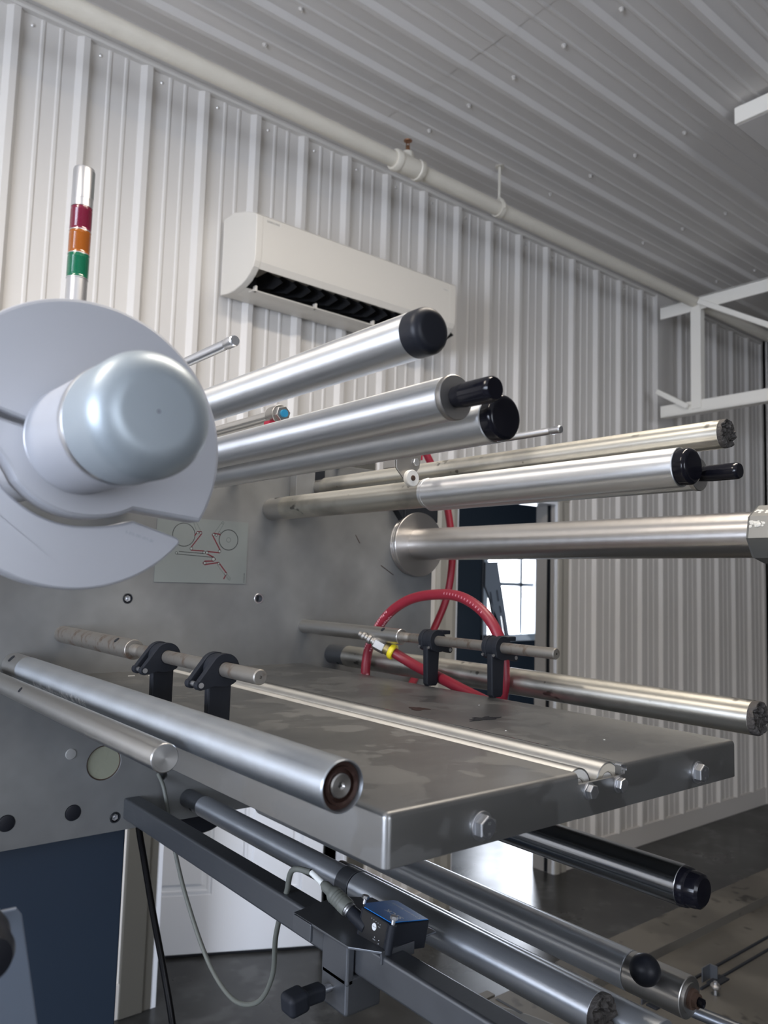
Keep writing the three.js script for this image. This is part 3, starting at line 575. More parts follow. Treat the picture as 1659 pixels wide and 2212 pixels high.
{ // M
  const t = rollerThing('roller', 'lower silver roller with a black ball knob near its stepped rusty end', 0.866, -0.456);
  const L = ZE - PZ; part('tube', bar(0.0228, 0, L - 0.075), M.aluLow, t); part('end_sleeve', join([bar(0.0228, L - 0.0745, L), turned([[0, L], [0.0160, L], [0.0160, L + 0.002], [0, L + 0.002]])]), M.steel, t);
  part('end_ring', turned([[0, L + 0.002], [0.0108, L + 0.002], [0.0112, L + 0.003], [0.0108, L + 0.006], [0.0085, L + 0.0065], [0.008, L + 0.011], [0, L + 0.011]]), M.rust, t, 'rusty end ring');
  part('end_screw', turned([[0, L + 0.011], [0.005, L + 0.011], [0.0056, L + 0.013], [0.005, L + 0.017], [0, L + 0.018]], 8), M.glossBlack, t);
  part('knob_stem', rod([-0.012, 0.012, 0.888], [-0.040, 0.027, 0.9], 0.0038), M.rusty, t); const k = part('ball_knob', new THREE.SphereGeometry(0.0172, 40, 28), M.rubber, t, 'black ball knob'); k.position.set(-0.037, 0.0275, 0.9);
}
{ // J
  const t = rollerThing('roller', 'long grey roller below the table, stepping thicker past a dark collar, cracked end', 0.6965, -0.4215);
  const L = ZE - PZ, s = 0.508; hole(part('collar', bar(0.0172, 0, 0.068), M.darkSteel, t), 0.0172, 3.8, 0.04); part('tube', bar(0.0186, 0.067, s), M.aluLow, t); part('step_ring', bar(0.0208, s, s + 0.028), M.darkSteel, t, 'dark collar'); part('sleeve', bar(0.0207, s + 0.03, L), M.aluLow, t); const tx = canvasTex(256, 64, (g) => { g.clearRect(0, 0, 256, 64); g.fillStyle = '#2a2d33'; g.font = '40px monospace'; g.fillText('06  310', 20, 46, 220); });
  part('lettering', new THREE.CylinderGeometry(0.0208, 0.0208, 0.006, 24, 1, true, 0, 1.1).rotateX(Math.PI / 2).rotateZ(0.9).translate(0, 0, L - 0.005), std({ map: tx, transparent: true, roughness: 0.5, side: THREE.DoubleSide }), t);
  const c = part('end_plug', crumbled(0.0205, 0.006), M.crumble, t, 'crumbling black plug'); c.position.z = L;
}
{ // N
  const t = rollerThing('roller', 'lower roller lying against the back of the dark-collared roller', 0.7355, -0.4395, -0.965);
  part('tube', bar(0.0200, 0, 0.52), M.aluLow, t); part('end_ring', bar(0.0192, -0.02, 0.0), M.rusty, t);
}

// ================================================================ THE LEFT WINDING SHAFT: split flange and domed core
{
  const t = thing('winding_flange', 'big pale grey split disc flange at left in front of the panel', 'flange', [0.182, 0.0964, -0.583]);
  const cx = 0.005, cy = -0.001, R = 0.1045, deg = Math.PI / 180;
  const s = new THREE.Shape(); s.moveTo(0.041, -0.0475); s.lineTo(0.0955, -0.0525);
  s.absarc(cx, cy, R, -29 * deg, 166 * deg, false);
  s.lineTo(-0.0352, 0.0073); s.lineTo(-0.0355, 0.0045); s.lineTo(-0.1035, 0.0185); s.lineTo(-0.106, -0.004); s.lineTo(-0.062, -0.0075);
  s.quadraticCurveTo(-0.050, -0.018, -0.0415, -0.034); s.quadraticCurveTo(-0.022, -0.0555, 0.006, -0.0562); s.quadraticCurveTo(0.027, -0.056, 0.041, -0.0475);
  part('flange_half', extrude(s, 0.026, 0.0028, 96).translate(0, 0, -0.014), M.disc, t);
  const q = new THREE.Shape(); q.moveTo(0.048, -0.0545); q.lineTo(0.083, -0.0648); q.quadraticCurveTo(0.0885, -0.0668, 0.0858, -0.0712); q.absarc(cx, cy, 0.107, -41.5 * deg, -172 * deg, true); q.lineTo(-0.066, -0.0145);
  q.quadraticCurveTo(-0.056, -0.022, -0.046, -0.038); q.quadraticCurveTo(-0.024, -0.0605, 0.006, -0.0612); q.quadraticCurveTo(0.030, -0.0612, 0.048, -0.0545);
  const lo = part('flange_half', extrude(q, 0.024, 0.0018, 96), M.disc, t); lo.position.z = -0.028;
  part('hub', join([turned([[0.0398, 0.0118], [0.0398, 0.0128], [0.0392, 0.0135], [0.0390, 0.0155], [0.0388, 0.086], [0, 0.086]], 96), turned([[0, -0.82], [0.034, -0.82], [0.034, 0.001], [0, 0.001]], 48)]), M.disc, t);
  const num = canvasTex(512, 64, (c) => { c.clearRect(0, 0, 512, 64); c.fillStyle = '#a9acb6'; c.font = '40px monospace'; c.fillText('6-310-591-D11-30', 8, 46, 490); });
  const lb = part('lettering', new THREE.PlaneGeometry(0.031, 0.0048), new THREE.MeshStandardMaterial({ map: num, transparent: true, roughness: 0.5 }), t); lb.position.set(0.0565, -0.0672, -0.0038); lb.rotation.z = -0.27;
}
{
  const t = thing('core_chuck', 'smooth blue-grey domed shaft end standing out from the split disc', 'chuck', [0.182, 0.0964, -0.497]);
  const z1 = 0.0615, e = 0.0185, r = 0.0393, p = [[0, 0.0075], [r - 0.0008, 0.0075], [r, 0.0085], [r, z1 - e]];
  for (let i = 1; i <= 16; i++) { const a = i / 16 * Math.PI / 2; p.push([r - e + e * Math.cos(a), z1 - e + e * Math.sin(a)]); }
  p.push([0, z1]);
  part('dome', turned(p, 96), M.dome, t);
  part('centre_mark', turned([[0, z1 - 0.0002], [0.0009, z1 + 0.0001], [0.0012, z1]], 16), M.darkSteel, t);
  part('collar', turned([[0, 0], [0.0388, 0], [0.0398, 0.001], [0.0398, 0.006], [0.0390, 0.0075], [0, 0.0075]], 96), M.bolt, t, 'bright metal band');
}
// ================================================================ TABLE
{
  const x0 = 0.398, x1 = 0.9455, yt = -0.1762, yb = -0.2193, z0 = PZ, z1 = -0.475;
  const t = thing('web_table', 'grey brushed metal table plate with a roller slot, reaching out from the panel', 'table', [0, yt, 0]);
  const h = yb - yt, S0 = 0.6365, S1 = 0.7145, lip = -0.0112;
  const R = 0.0055, CR = 0.006;
  // a folded sheet: flat top, rounded edge and skirt swept round the free sides of the footprint
  const folded = (path, top) => {
    const prof = []; for (let i = 0; i <= 6; i++) { const a = i / 6 * Math.PI / 2; prof.push([-R + R * Math.sin(a), -R + R * Math.cos(a)]); }
    prof.push([0, h + 0.0006], [-0.0006, h], [-0.003, h], [-0.003, -0.006]);
    const P = (k, j) => { const [x, z, nx, nz] = path[k], [o, y] = prof[j]; return [x + nx * o, y, z + nz * o]; };
    const pos = []; const quad = (p, q, r, u) => pos.push(...p, ...q, ...r, ...p, ...r, ...u);
    for (let k = 0; k + 1 < path.length; k++) for (let j = 0; j + 1 < prof.length; j++) quad(P(k, j), P(k, j + 1), P(k + 1, j + 1), P(k + 1, j));
    const sh = new THREE.ShapeGeometry(shapeOf([...path.map((_, k) => { const p = P(k, 0); return [p[0], -p[2]]; }), ...top.map(([x, z]) => [x, -z])])).rotateX(-Math.PI / 2).toNonIndexed();
    const g = new THREE.BufferGeometry(); g.setAttribute('position', new THREE.Float32BufferAttribute([...pos, ...sh.attributes.position.array], 3)); g.computeVertexNormals();
    return boxUV(toCreasedNormals(g, 0.4));
  };
  const arc = (cx, cz, a0, a1) => Array.from({ length: 9 }, (_, i) => { const a = a0 + (a1 - a0) * i / 8; return [cx + CR * Math.cos(a), cz + CR * Math.sin(a), Math.cos(a), Math.sin(a)]; });
  const left = folded([[x0, z0, -1, 0], ...arc(x0 + CR, z1 - CR, Math.PI, Math.PI / 2), [S0, z1, 0, 1]], [[S0, z0]]);
  const right = folded([[S1, z1, 0, 1], ...arc(x1 - CR, z1 - CR, Math.PI / 2, 0), [x1, z0, 1, 0]], [[S1, z0]]);
  const ap = shapeOf([[S0 - 0.0001, h], [S1 + 0.0001, h], [S1 + 0.0001, lip + 0.004], [S1 - 0.001, lip + 0.001], [S1 - 0.004, lip], [S0 + 0.0015, lip], [S0 - 0.0001, lip + 0.001]]);
  const fold = (x, d) => box(Math.min(x, x + d), Math.max(x, x + d), -0.013, -0.0004, z0, z1 - 0.004, 0.0004);
  part('table_top', join([left, right, boxUV(extrude(ap, 0.003, 0, 4)).translate(0, 0, z1 - 0.003), fold(S0 - 0.0012, 0.0012), fold(S1, 0.0012)]), M.table, t);
  part('slot_tray', box(S0, S1, -0.040, -0.036, z0, z1 - 0.004, 0.0005), M.dark, t);
  part('slot_rim', extrude((() => { const q = new THREE.Shape(); q.moveTo(S1 - 0.009, -0.0002); q.quadraticCurveTo(S1 + 0.002, 0, S1 + 0.002, -0.006); q.lineTo(S1 + 0.002, lip + 0.004); q.lineTo(S1 + 0.0006, lip + 0.004); q.lineTo(S1 + 0.0006, -0.006); q.quadraticCurveTo(S1, -0.0018, S1 - 0.009, -0.0014); q.closePath(); return q; })(), 0.007, 0.0003, 8).translate(0, 0, z1 - 0.0062), M.bolt, t);
  const hex = hexPrism(0.0104, 0.0082, 0.0012), wash = turned([[0, 0], [0.0122, 0], [0.0125, 0.0005], [0.0125, 0.002], [0.012, 0.0026], [0, 0.0026]], 40);
  const mark = canvasTex(128, 128, (c) => { c.fillStyle = '#8b8c8f'; c.fillRect(0, 0, 128, 128); c.fillStyle = '#c9cacc'; c.font = 'bold 26px sans-serif'; c.textAlign = 'center'; c.fillText('A2', 64, 40); c.fillText('70', 64, 112); });
  for (const [x, y, k] of [[0.5025, -0.2026, 1], [0.8542, -0.2028, 1], [0.6528, -0.195, 0.68], [0.7022, -0.1954, 0.68]]) {
    const b = part('bolt', hex, M.bolt, t); b.position.set(x, y - yt, z1 + 0.002); b.scale.setScalar(k); b.rotation.z = x * 9;
    const w = part('washer', wash, M.bolt, t); w.position.set(x, y - yt, z1); w.scale.setScalar(k);
    if (k === 1) { const m = part('bolt_marking', new THREE.CircleGeometry(0.0078, 32), std({ map: mark, metalness: 0.9, roughness: 0.4 }), b); m.position.set(0, 0, 0.00835); m.rotation.z = -b.rotation.z; }
  }
  part('brace', extrude(shapeOf([[-1.42, h], [-0.64, h], [-0.66, h - 0.012], [-0.85, h - 0.04], [-1.42, h - 0.05]]), 0.012, 0.0006).rotateY(-Math.PI / 2).translate(0.62, 0, 0), M.darkSteel, t);
  const flake = (x, z, pts, mat) => { const m = part('residue', extrude(shapeOf(pts), 0.0005, 0.0001, 2).rotateX(-Math.PI / 2), mat, t); m.position.set(x, 0.0001, z); };
  const blob = (w, d, n) => Array.from({ length: n }, (_, i) => { const a = i / n * 6.283; const k = 0.35 + 0.65 * rnd(); return [w * k * Math.cos(a), d * k * Math.sin(a)]; });
  flake(0.757, -0.838, blob(0.016, 0.02, 17), M.rustDark); flake(0.779, -0.735, blob(0.036, 0.014, 23), M.dark);
  const sp = std({ color: 0xd8d8d4, roughness: 0.6 });
  for (const [x, z, l] of [[0.545, -1.36, 0.012], [0.575, -1.35, 0.006], [0.86, -0.82, 0.0016], [0.80, -0.56, 0.0016], [0.74, -0.66, 0.0016]]) { const m = part('residue', box(-l / 2, l / 2, 0, 0.0006, -0.001, 0.001, 0.0002), sp, t, 'white speck'); m.position.set(x, 0.0001, z); }
}
const slotAlu = M.alu.clone(); slotAlu.color.setRGB(0.46, 0.465, 0.46); slotAlu.roughness = 0.55;
for (const [x, lab] of [[0.6528, 'left one of two thin rollers sunk in the table slot, white end disc'], [0.7022, 'right one of two thin rollers sunk in the table slot, beige end disc']]) {
  const r = thing('slot_roller', lab, 'roller', [x, -0.1962, PZ + 0.003], 'thin rollers in the table slot');
  const L = 0.935; part('tube', turned([[0, 0], [0.0205, 0], [0.0205, L], [0.0193, L + 0.0005], [0.0193, L - 0.004], [0, L - 0.004]], 64), slotAlu, r);
  part('end_disc', turned([[0.0105, L - 0.004], [0.0105, L - 0.001], [0.0118, L], [0.0188, L], [0.0192, L - 0.001], [0.0192, L - 0.004]], 56), x < 0.68 ? M.whitePlastic : std({ color: hexc(0xd0c7b6), roughness: 0.5 }), r);
  part('bearing', turned([[0.004, L - 0.003], [0.0045, L - 0.0012], [0.0096, L - 0.0012], [0.0100, L - 0.003]], 48), M.whitePlastic, r);
  part('axle', bar(0.0042, L - 0.01, L + 0.0115, 0.0004), M.steel, r);
}
// ================================================================ GUIDE PINS WITH BLACK CLAMPS
function guidePin(x, y, lab) {
  const t = thing('guide_pin', lab, 'pin', [x, y, PZ]);
  const s = -1.1 - PZ, L = -0.747 - PZ;
  part('pin_base', turned([[0, 0], [0.0141, 0], [0.0143, 0.001], [0.0143, s - 0.001], [0.0135, s], [0, s]], 56), x < 0.6 ? M.rusty : M.steel, t);
  const h = hole(t, 0.0143, 2.3, s - 0.045, 0.0045);
  part('rod', turned([[0, s], [0.0086, s], [0.0086, s + 0.02], [0.0075, s + 0.022], [0.0075, s + 0.026], [0.0086, s + 0.028], [0.0086, L - 0.0015], [0.0074, L], [0.0018, L], [0.0018, L - 0.003], [0, L - 0.003]], 48), M.rusty, t);
  return t;
}
guidePin(0.443, -0.1055, 'rust-spotted stepped steel pin over the left of the table, two black clamps on it');
guidePin(0.9472, -0.0975, 'stepped steel pin over the right of the table, two black clamps on it');
function clampThing(x, y, z, left, lab) {
  const t = thing('guide_clamp', lab, 'clamp', [x, y, z], 'black clamps on the guide pins');
  const f = left ? 1 : -1, w = 0.030;             // profile drawn for the left pin, mirrored for the right
  const ringS = () => {                           // C with an ear
    const s = new THREE.Shape(); s.moveTo(f * 0.0185, -0.001); s.absarc(0, 0, 0.0185, left ? 0 : Math.PI, left ? 2.45 : 0.69, !left); s.lineTo(f * -0.0325, -0.012); s.absarc(f * -0.030, -0.0165, 0.0058, left ? 2.4 : 0.74, left ? 4.9 : -1.76, !left); s.lineTo(f * -0.012, -0.0185); s.quadraticCurveTo(f * 0.004, -0.0225, f * 0.0145, -0.0145); s.closePath(); s.holes.push(circlePath(0, 0, 0.0088)); return s;
  };
  const mid = () => { const s = new THREE.Shape(); s.absarc(0, 0, 0.0172, 0, Math.PI * 2, false); s.holes.push(circlePath(0, 0, 0.0088)); return s; };
  part('ring', join([extrude(ringS(), 0.009, 0.0008, 28).translate(0, 0, 0.007), extrude(ringS(), 0.009, 0.0008, 28).translate(0, 0, -0.016), extrude(mid(), 0.015, 0.0005, 28).translate(0, 0, -0.0075)]), M.plastic, t);
  part('clamp_screw', rod([f * -0.030, -0.0165, -0.016], [f * -0.030, -0.0165, 0.0165], 0.0032), M.bolt, t);
  const yb = -0.1760 - y, leg = extrude(shapeOf(left ? [[-0.015, -0.008], [0.0155, -0.008], [0.0155, yb], [-0.0135, yb]] : [[-0.016, -0.010], [0.0145, -0.010], [0.0115, yb + 0.004], [0.008, yb], [-0.010, yb], [-0.0135, yb + 0.004]]), left ? 0.011 : 0.012, 0.0022, 4).translate(0, 0, left ? -0.0075 : -0.006);
  part('leg', leg, M.plastic, t);
  if (!left) part('hook', box(0.010, 0.030, 0.0105, 0.0175, -0.006, 0.016, 0.0015), M.plastic, t);
  if (!left) for (const z of [-0.012, 0.0115]) { const sc = part('screw', rod([-0.0165, -0.011, z], [-0.0195, -0.012, z], 0.0022, 12), M.bolt, t); }
}
clampThing(0.443, -0.1055, -1.002, true, 'black clamp nearer the panel on the left rusty pin');
clampThing(0.443, -0.1055, -0.842, true, 'black clamp nearer the tip of the left rusty pin');
clampThing(0.9472, -0.0975, -1.02, false, 'black clamp in the middle of the right steel pin, left of its twin');
clampThing(0.9472, -0.0975, -0.868, false, 'black clamp nearer the tip of the right steel pin');

// ================================================================ DETENT RODS, PRESSURE ARMS
for (const [x, y, lab] of [[0.4212, 0.2752, 'thin bright rod with a grooved tip sticking out beside the split disc'], [1.0204, 0.2595, 'thin bright rod with a grooved tip above the right-hand rollers']]) {
  const t = thing('detent_rod', lab, 'rod', [x, y, PZ]);
  const L = -0.80 - PZ; part('rod', turned([[0, 0], [0.0062, 0], [0.0062, L - 0.026], [0.0052, L - 0.0235], [0.0052, L - 0.021], [0.0068, L - 0.018], [0.0068, L - 0.002], [0.0055, L], [0, L]], 32), M.bolt, t);
}
{
  const t = thing('pivot_lever', 'steel arm with a blue-tipped pivot bolt and red jaw between the upper left rollers', 'arm', [0.519, 0.2115, -0.86]);
  part('tube', bar(0.0085, -0.56, -0.008), M.steel, t);
  part('pivot_head', turned([[0, -0.012], [0.0125, -0.012], [0.0128, -0.011], [0.0128, 0.006], [0.012, 0.007], [0, 0.007]], 40), M.nickel, t);
  part('pivot_nut', hexPrism(0.0105, 0.007, 0.0008).translate(0, 0, 0.007), M.steel, t);
  part('pin_tip', turned([[0, 0.014], [0.0050, 0.014], [0.0050, 0.017], [0, 0.0172]], 24), M.bluePin, t, 'bright blue pin tip');
  part('jaw', extrude(shapeOf([[-0.016, -0.010], [0.018, -0.006], [0.026, -0.017], [0.024, -0.032], [-0.016, -0.032]]), 0.014, 0.001, 4).translate(0, 0, -0.008), M.redPart, t, 'red jaw');
}
{
  const t = thing('wheel_bracket', 'small steel bracket with a white plastic wheel and rusty screw among the rollers', 'bracket', [0.7705, 0.1585, -0.885]);
  part('bracket', join([extrude(shapeOf([[-0.027, 0.042], [0.024, 0.042], [0.020, 0.018], [0.010, 0.005], [-0.008, -0.004], [-0.026, 0.013]]), 0.003, 0.0006, 4).translate(0, 0, -0.006), box(-0.03, -0.026, 0.014, 0.042, -0.03, -0.003, 0.0005)]), M.nickel, t);
  part('tube', bar(0.0085, -0.54, -0.008).translate(-0.004, 0.046, 0), M.steel, t);
  part('jaw', box(-0.034, 0.03, 0.032, 0.05, -0.022, -0.007, 0.001), M.redPart, t, 'red jaw');
  part('bolt', hexPrism(0.0062, 0.005, 0.0008).translate(0.010, 0.026, -0.003), M.bolt, t);
  part('wheel', turned([[0.003, -0.003], [0.0120, -0.003], [0.0128, -0.002], [0.0128, 0.004], [0.0118, 0.0055], [0.003, 0.0055]], 48), M.whitePlastic, t, 'white plastic wheel');
  part('screw', join([turned([[0, 0.004], [0.0044, 0.005], [0.0040, 0.0066], [0, 0.0072]], 20), box(-0.003, 0.003, -0.0006, 0.0006, 0.0066, 0.0076, 0.0002), box(-0.0006, 0.0006, -0.003, 0.003, 0.0066, 0.0076, 0.0002)]), M.rust, t, 'rusty cross-head screw');
}
// ================================================================ TOWER LIGHT
{
  const r = 0.0253, t = thing('signal_tower', 'slim signal tower light with red, amber and green lenses beyond the split disc', 'signal light', [0.570, 0.0, -1.90]);
  const V = (pts) => turned(pts, 56).rotateX(-Math.PI / 2);
  const g = 0.700, y1 = 0.708, y2 = 0.768, y3 = 0.826, y4 = 0.886, y5 = 0.986;
  part('pole', V([[0, 0.19], [r - 0.001, 0.19], [r - 0.001, y1], [0, y1]]), M.silver, t);
  const lensG = (a, b) => { const p = [[0, a]], n = 16; p.push([r - 0.001, a], [r, a + 0.001]); for (let i = 0; i < n; i++) { const y = a + 0.006 + (b - a - 0.012) * i / n; p.push([r, y], [r - 0.0006, y + (b - a - 0.012) / n / 2]); } p.push([r, b - 0.004], [r - 0.0005, b - 0.001], [0, b - 0.001]); return V(p); };
  part('green_lens', lensG(y1, y2), M.green, t, 'green lens'); part('amber_lens', lensG(y2, y3), M.amber, t, 'amber lens'); part('red_lens', lensG(y3, y4), M.red, t, 'red lens');
  for (const y of [y1, y2, y3]) part('lens_ring', V([[r - 0.001, y - 0.001], [r + 0.0004, y - 0.001], [r + 0.0004, y + 0.001], [r - 0.001, y + 0.001]]), M.silver, t);
  part('sounder', join([V([[0, y4], [r, y4], [r, y4 + 0.018], [r - 0.0004, y4 + 0.0185], [r, y4 + 0.019], [r, y5 - 0.006], [r - 0.0015, y5 - 0.001], [r - 0.006, y5], [0, y5]])]), M.silver, t);
part('sounder_window', new THREE.CylinderGeometry(r + 0.0003, r + 0.0003, y5 - y4 - 0.032, 24, 1, true, 0.55, 1.35).translate(0, (y5 + y4) / 2 + 0.008, 0), std({ color: hexc(0x8a8f91), metalness: 0.6, roughness: 0.5, side: THREE.DoubleSide }), t, 'dark grey inset');
}
// ================================================================ RED HOSE AND COUPLING
{
  const t = thing('air_hose', 'red rubber air hose hanging past the panel edge and looping up behind the right pin', 'hose', [0, 0, 0]);
  const print = canvasTex(2048, 128, (c) => {
    c.fillStyle = '#801b2c'; c.fillRect(0, 0, 2048, 128); c.fillStyle = '#c79aa0'; c.font = 'bold 17px monospace';
    for (let i = 0; i < 4; i++) { const y = 18 + i * 32; c.fillText('6 UP 2.4', 950, y); for (const [u, n] of [[1075, 7], [1125, 5]]) { for (let k = 0; k < n * 2; k++) c.fillRect(u + k * 5, y - 12 + (k * 7 % 5), 3, 8 + (k * 5 % 4)); } for (let k = 0; k < 14; k++) c.fillRect(1330 + k * 7, y - 10, 1.5, 9); }
  });
  part('hose', tube([[1.31, 0.36, -1.47], [1.385, 0.235, -1.46], [1.40, 0.122, -1.443], [1.40, 0.057, -1.439], [1.395, -0.031, -1.45], [1.365, -0.117, -1.465], [1.30, -0.20, -1.44], [1.19, -0.245, -1.36], [1.07, -0.272, -1.285], [1.0, -0.275, -1.255], [0.982, -0.20, -1.25], [0.985, -0.131, -1.245], [0.985, -0.070, -1.199], [0.985, -0.032, -1.131], [0.985, -0.018, -1.048], [0.985, -0.022, -0.983], [0.986, -0.050, -0.927], [0.988, -0.092, -0.896], [0.990, -0.150, -0.888], [0.990, -0.21, -0.893], [0.988, -0.258, -0.86], [0.980, -0.262, -0.815], [0.972, -0.222, -0.825], [0.970, -0.174, -0.980], [0.970, -0.1505, -1.083], [0.965, -0.139, -1.115], [0.955, -0.128, -1.135]], 0.0095, 360, 18), std({ map: print, roughness: 0.42 }), t);
}
{
  const A = new THREE.Vector3(0.955, -0.128, -1.135), B = new THREE.Vector3(0.925, -0.1005, -1.190), d = B.clone().sub(A), L = d.length();
  const t = thing('hose_coupling', 'metal plug coupling with a yellow collar on the end of the red hose', 'coupling', A.toArray());
  t.quaternion.setFromUnitVectors(new THREE.Vector3(0, 0, 1), d.normalize());
  const cm = std({ color: new THREE.Color(0.30, 0.29, 0.275), metalness: 0.9, roughness: 0.5 });
  part('collar', turned([[0.008, -0.004], [0.0135, -0.004], [0.0148, -0.002], [0.0148, 0.003], [0.0130, 0.006], [0.008, 0.006]], 40), M.yellow, t, 'yellow collar');
  part('sleeve', turned([[0, 0], [0.0115, 0.002], [0.0120, 0.006], [0.0112, 0.018], [0, 0.018]], 32), M.brass, t);
  part('hex_body', hexPrism(0.0135, 0.022, 0.001).translate(0, 0, 0.016), cm, t);
part('plug', turned([[0, 0.0375], [0.0098, 0.0375], [0.0098, 0.0415], [0.0062, 0.043], [0.0062, 0.047], [0.0088, 0.049], [0.0088, 0.054], [0.0058, 0.057], [0.0058, 0.061], [0.0078, 0.063], [0.0078, 0.067], [0.0056, 0.070], [0.0050, 0.0755], [0.0040, 0.0765], [0.003, 0.0755], [0.003, 0.065], [0, 0.065]], 32), cm, t);
}
// ================================================================ SQUARE BAR WITH SENSOR
{
  const t = thing('square_bar', 'dark square steel bar slanting under the table and carrying the blue sensor', 'bar', [0.5855, -0.4215, PZ]);
  part('bar', boxUV(new RoundedBoxGeometry(0.031, 0.037, 1.1, 3, 0.004)).translate(0, 0, 0.55), M.darkSteel, t);
}
{
  const t = thing('sensor_bracket', 'folded grey steel clamp bracket gripping the square bar below the blue sensor', 'bracket', [0.5855, -0.4215, -0.745]);
  part('clamp_block', join([box(-0.0275, 0.0235, -0.062, -0.0195, -0.032, 0.018, 0.004), box(-0.0275, -0.0165, -0.03, 0.0165, -0.032, 0.018, 0.003), box(0.0165, 0.0235, -0.03, 0.0165, -0.032, 0.018, 0.003)]), M.darkSteel, t);
  part('base_plate', join([extrude(shapeOf([[-0.040, 0.075], [0.032, 0.085], [0.066, 0.055], [0.066, -0.062], [-0.018, -0.066], [-0.040, -0.035]]), 0.003, 0.0008, 4).rotateX(-Math.PI / 2).translate(0, 0.0215, 0), box(-0.042, -0.038, 0.004, 0.024, -0.072, -0.035, 0.001), box(-0.018, 0.03, 0.010, 0.024, 0.063, 0.066, 0.001)]), M.darkSteel, t);
  part('screw', hexPrism(0.0045, 0.004, 0.0006).rotateX(-Math.PI / 2).translate(0.02, 0.024, -0.065), M.bolt, t);
  part('stud', rod([-0.027, -0.040, -0.012], [-0.040, -0.040, -0.012], 0.0045), M.bolt, t);
  part('wing_knob', join([boxUV(new RoundedBoxGeometry(0.034, 0.018, 0.018, 4, 0.005)).translate(-0.055, -0.0405, -0.012), boxUV(new RoundedBoxGeometry(0.026, 0.023, 0.026, 4, 0.006)).rotateZ(0.12).translate(-0.075, -0.0415, -0.012)]), M.plastic, t, 'black thumb knob');
}
{
  const t = thing('contrast_sensor', 'black box sensor with a blue label on top, held by the clamp bracket', 'sensor', [0.574, -0.4012, -0.68]);
  t.rotation.set(0.06, 0.03, -0.17);
  part('housing', join([extrude((() => { const s = new THREE.Shape(); s.moveTo(0.002, 0); s.lineTo(0.060, 0); s.lineTo(0.062, 0.002); s.lineTo(0.062, 0.056); s.lineTo(0.058, 0.060); s.lineTo(0.012, 0.060); s.lineTo(0.0, 0.050); s.lineTo(0, 0.002); s.closePath(); return s; })(), 0.030, 0.0012, 6).rotateX(-Math.PI / 2), rod([0.003, 0.0, 0], [0.003, 0.030, 0], 0.0048)]), M.plastic, t);
  const lab = canvasTex(512, 400, (c) => {
    c.fillStyle = '#1878cc'; c.fillRect(0, 0, 512, 400); c.fillStyle = '#e4eef6';
    c.save(); c.translate(300, 400); c.rotate(-Math.PI / 2); c.font = 'bold 84px sans-serif'; c.fillText('SICK', 60, -60, 250); c.font = '44px sans-serif'; c.fillText('Contrast Sensor', 30, 120, 330); c.font = '24px sans-serif'; c.fillStyle = '#8fb0cc'; c.restore();
    c.fillStyle = '#8fb0cc'; c.font = '20px sans-serif'; for (let i = 0; i < 4; i++) c.fillText('KT 10W-2N', 330, 40 + i * 22, 110);
  });
  const lg = extrude(shapeOf([[0.004, 0.004], [0.0600, 0.0015], [0.0612, 0.055], [0.057, 0.059], [0.014, 0.058], [0.002, 0.048]]), 0.0008, 0.0002, 4), n = clean(lg), p = n.attributes.position, uv = n.attributes.uv;
  for (let i = 0; i < p.count; i++) uv.setXY(i, p.getX(i) / 0.062, p.getY(i) / 0.06);
  part('label_plate', n.rotateX(-Math.PI / 2).translate(0, 0.030, 0), std({ map: lab, roughness: 0.35 }), t, 'blue label plate with white lettering');
  const sideT = canvasTex(384, 320, (c) => {
    c.fillStyle = '#07080b'; c.fillRect(0, 0, 384, 320); c.fillStyle = '#d8dadb'; c.beginPath(); c.ellipse(205, 120, 34, 46, 0, 0, 7); c.fill(); c.fillStyle = '#333'; c.font = 'bold 18px sans-serif'; c.fillText('Teach', 180, 126, 50);
    c.fillStyle = '#c9cccf'; for (let i = 0; i < 5; i++) { c.beginPath(); c.arc(150 + i * 34, 40 + i * 4, 5, 0, 7); c.fill(); } c.font = '20px sans-serif'; c.fillText('PWR', 215, 270); c.fillText('Q', 300, 285); c.beginPath(); c.arc(238, 232, 6, 0, 7); c.arc(305, 240, 6, 0, 7); c.fill(); c.fillText('min', 260, 96, 40); 
  });
  const sp = part('control_panel', new THREE.PlaneGeometry(0.038, 0.031), std({ map: sideT, roughness: 0.4 }), t, 'side panel with a round white button'); sp.rotation.y = -Math.PI / 2; sp.position.set(-0.0003, 0.0152, -0.026); sp.scale.set(1.1, 0.88, 1);
  for (const [x, z] of [[0.003, 0.0], [0.0105, -0.058]]) part('screw', join([rod([x, 0.030, z], [x, 0.037, z], 0.0022, 14), hexPrism(0.0045, 0.004, 0.0006).rotateX(-Math.PI / 2).translate(x, 0.0355, z)]), M.bolt, t);
}
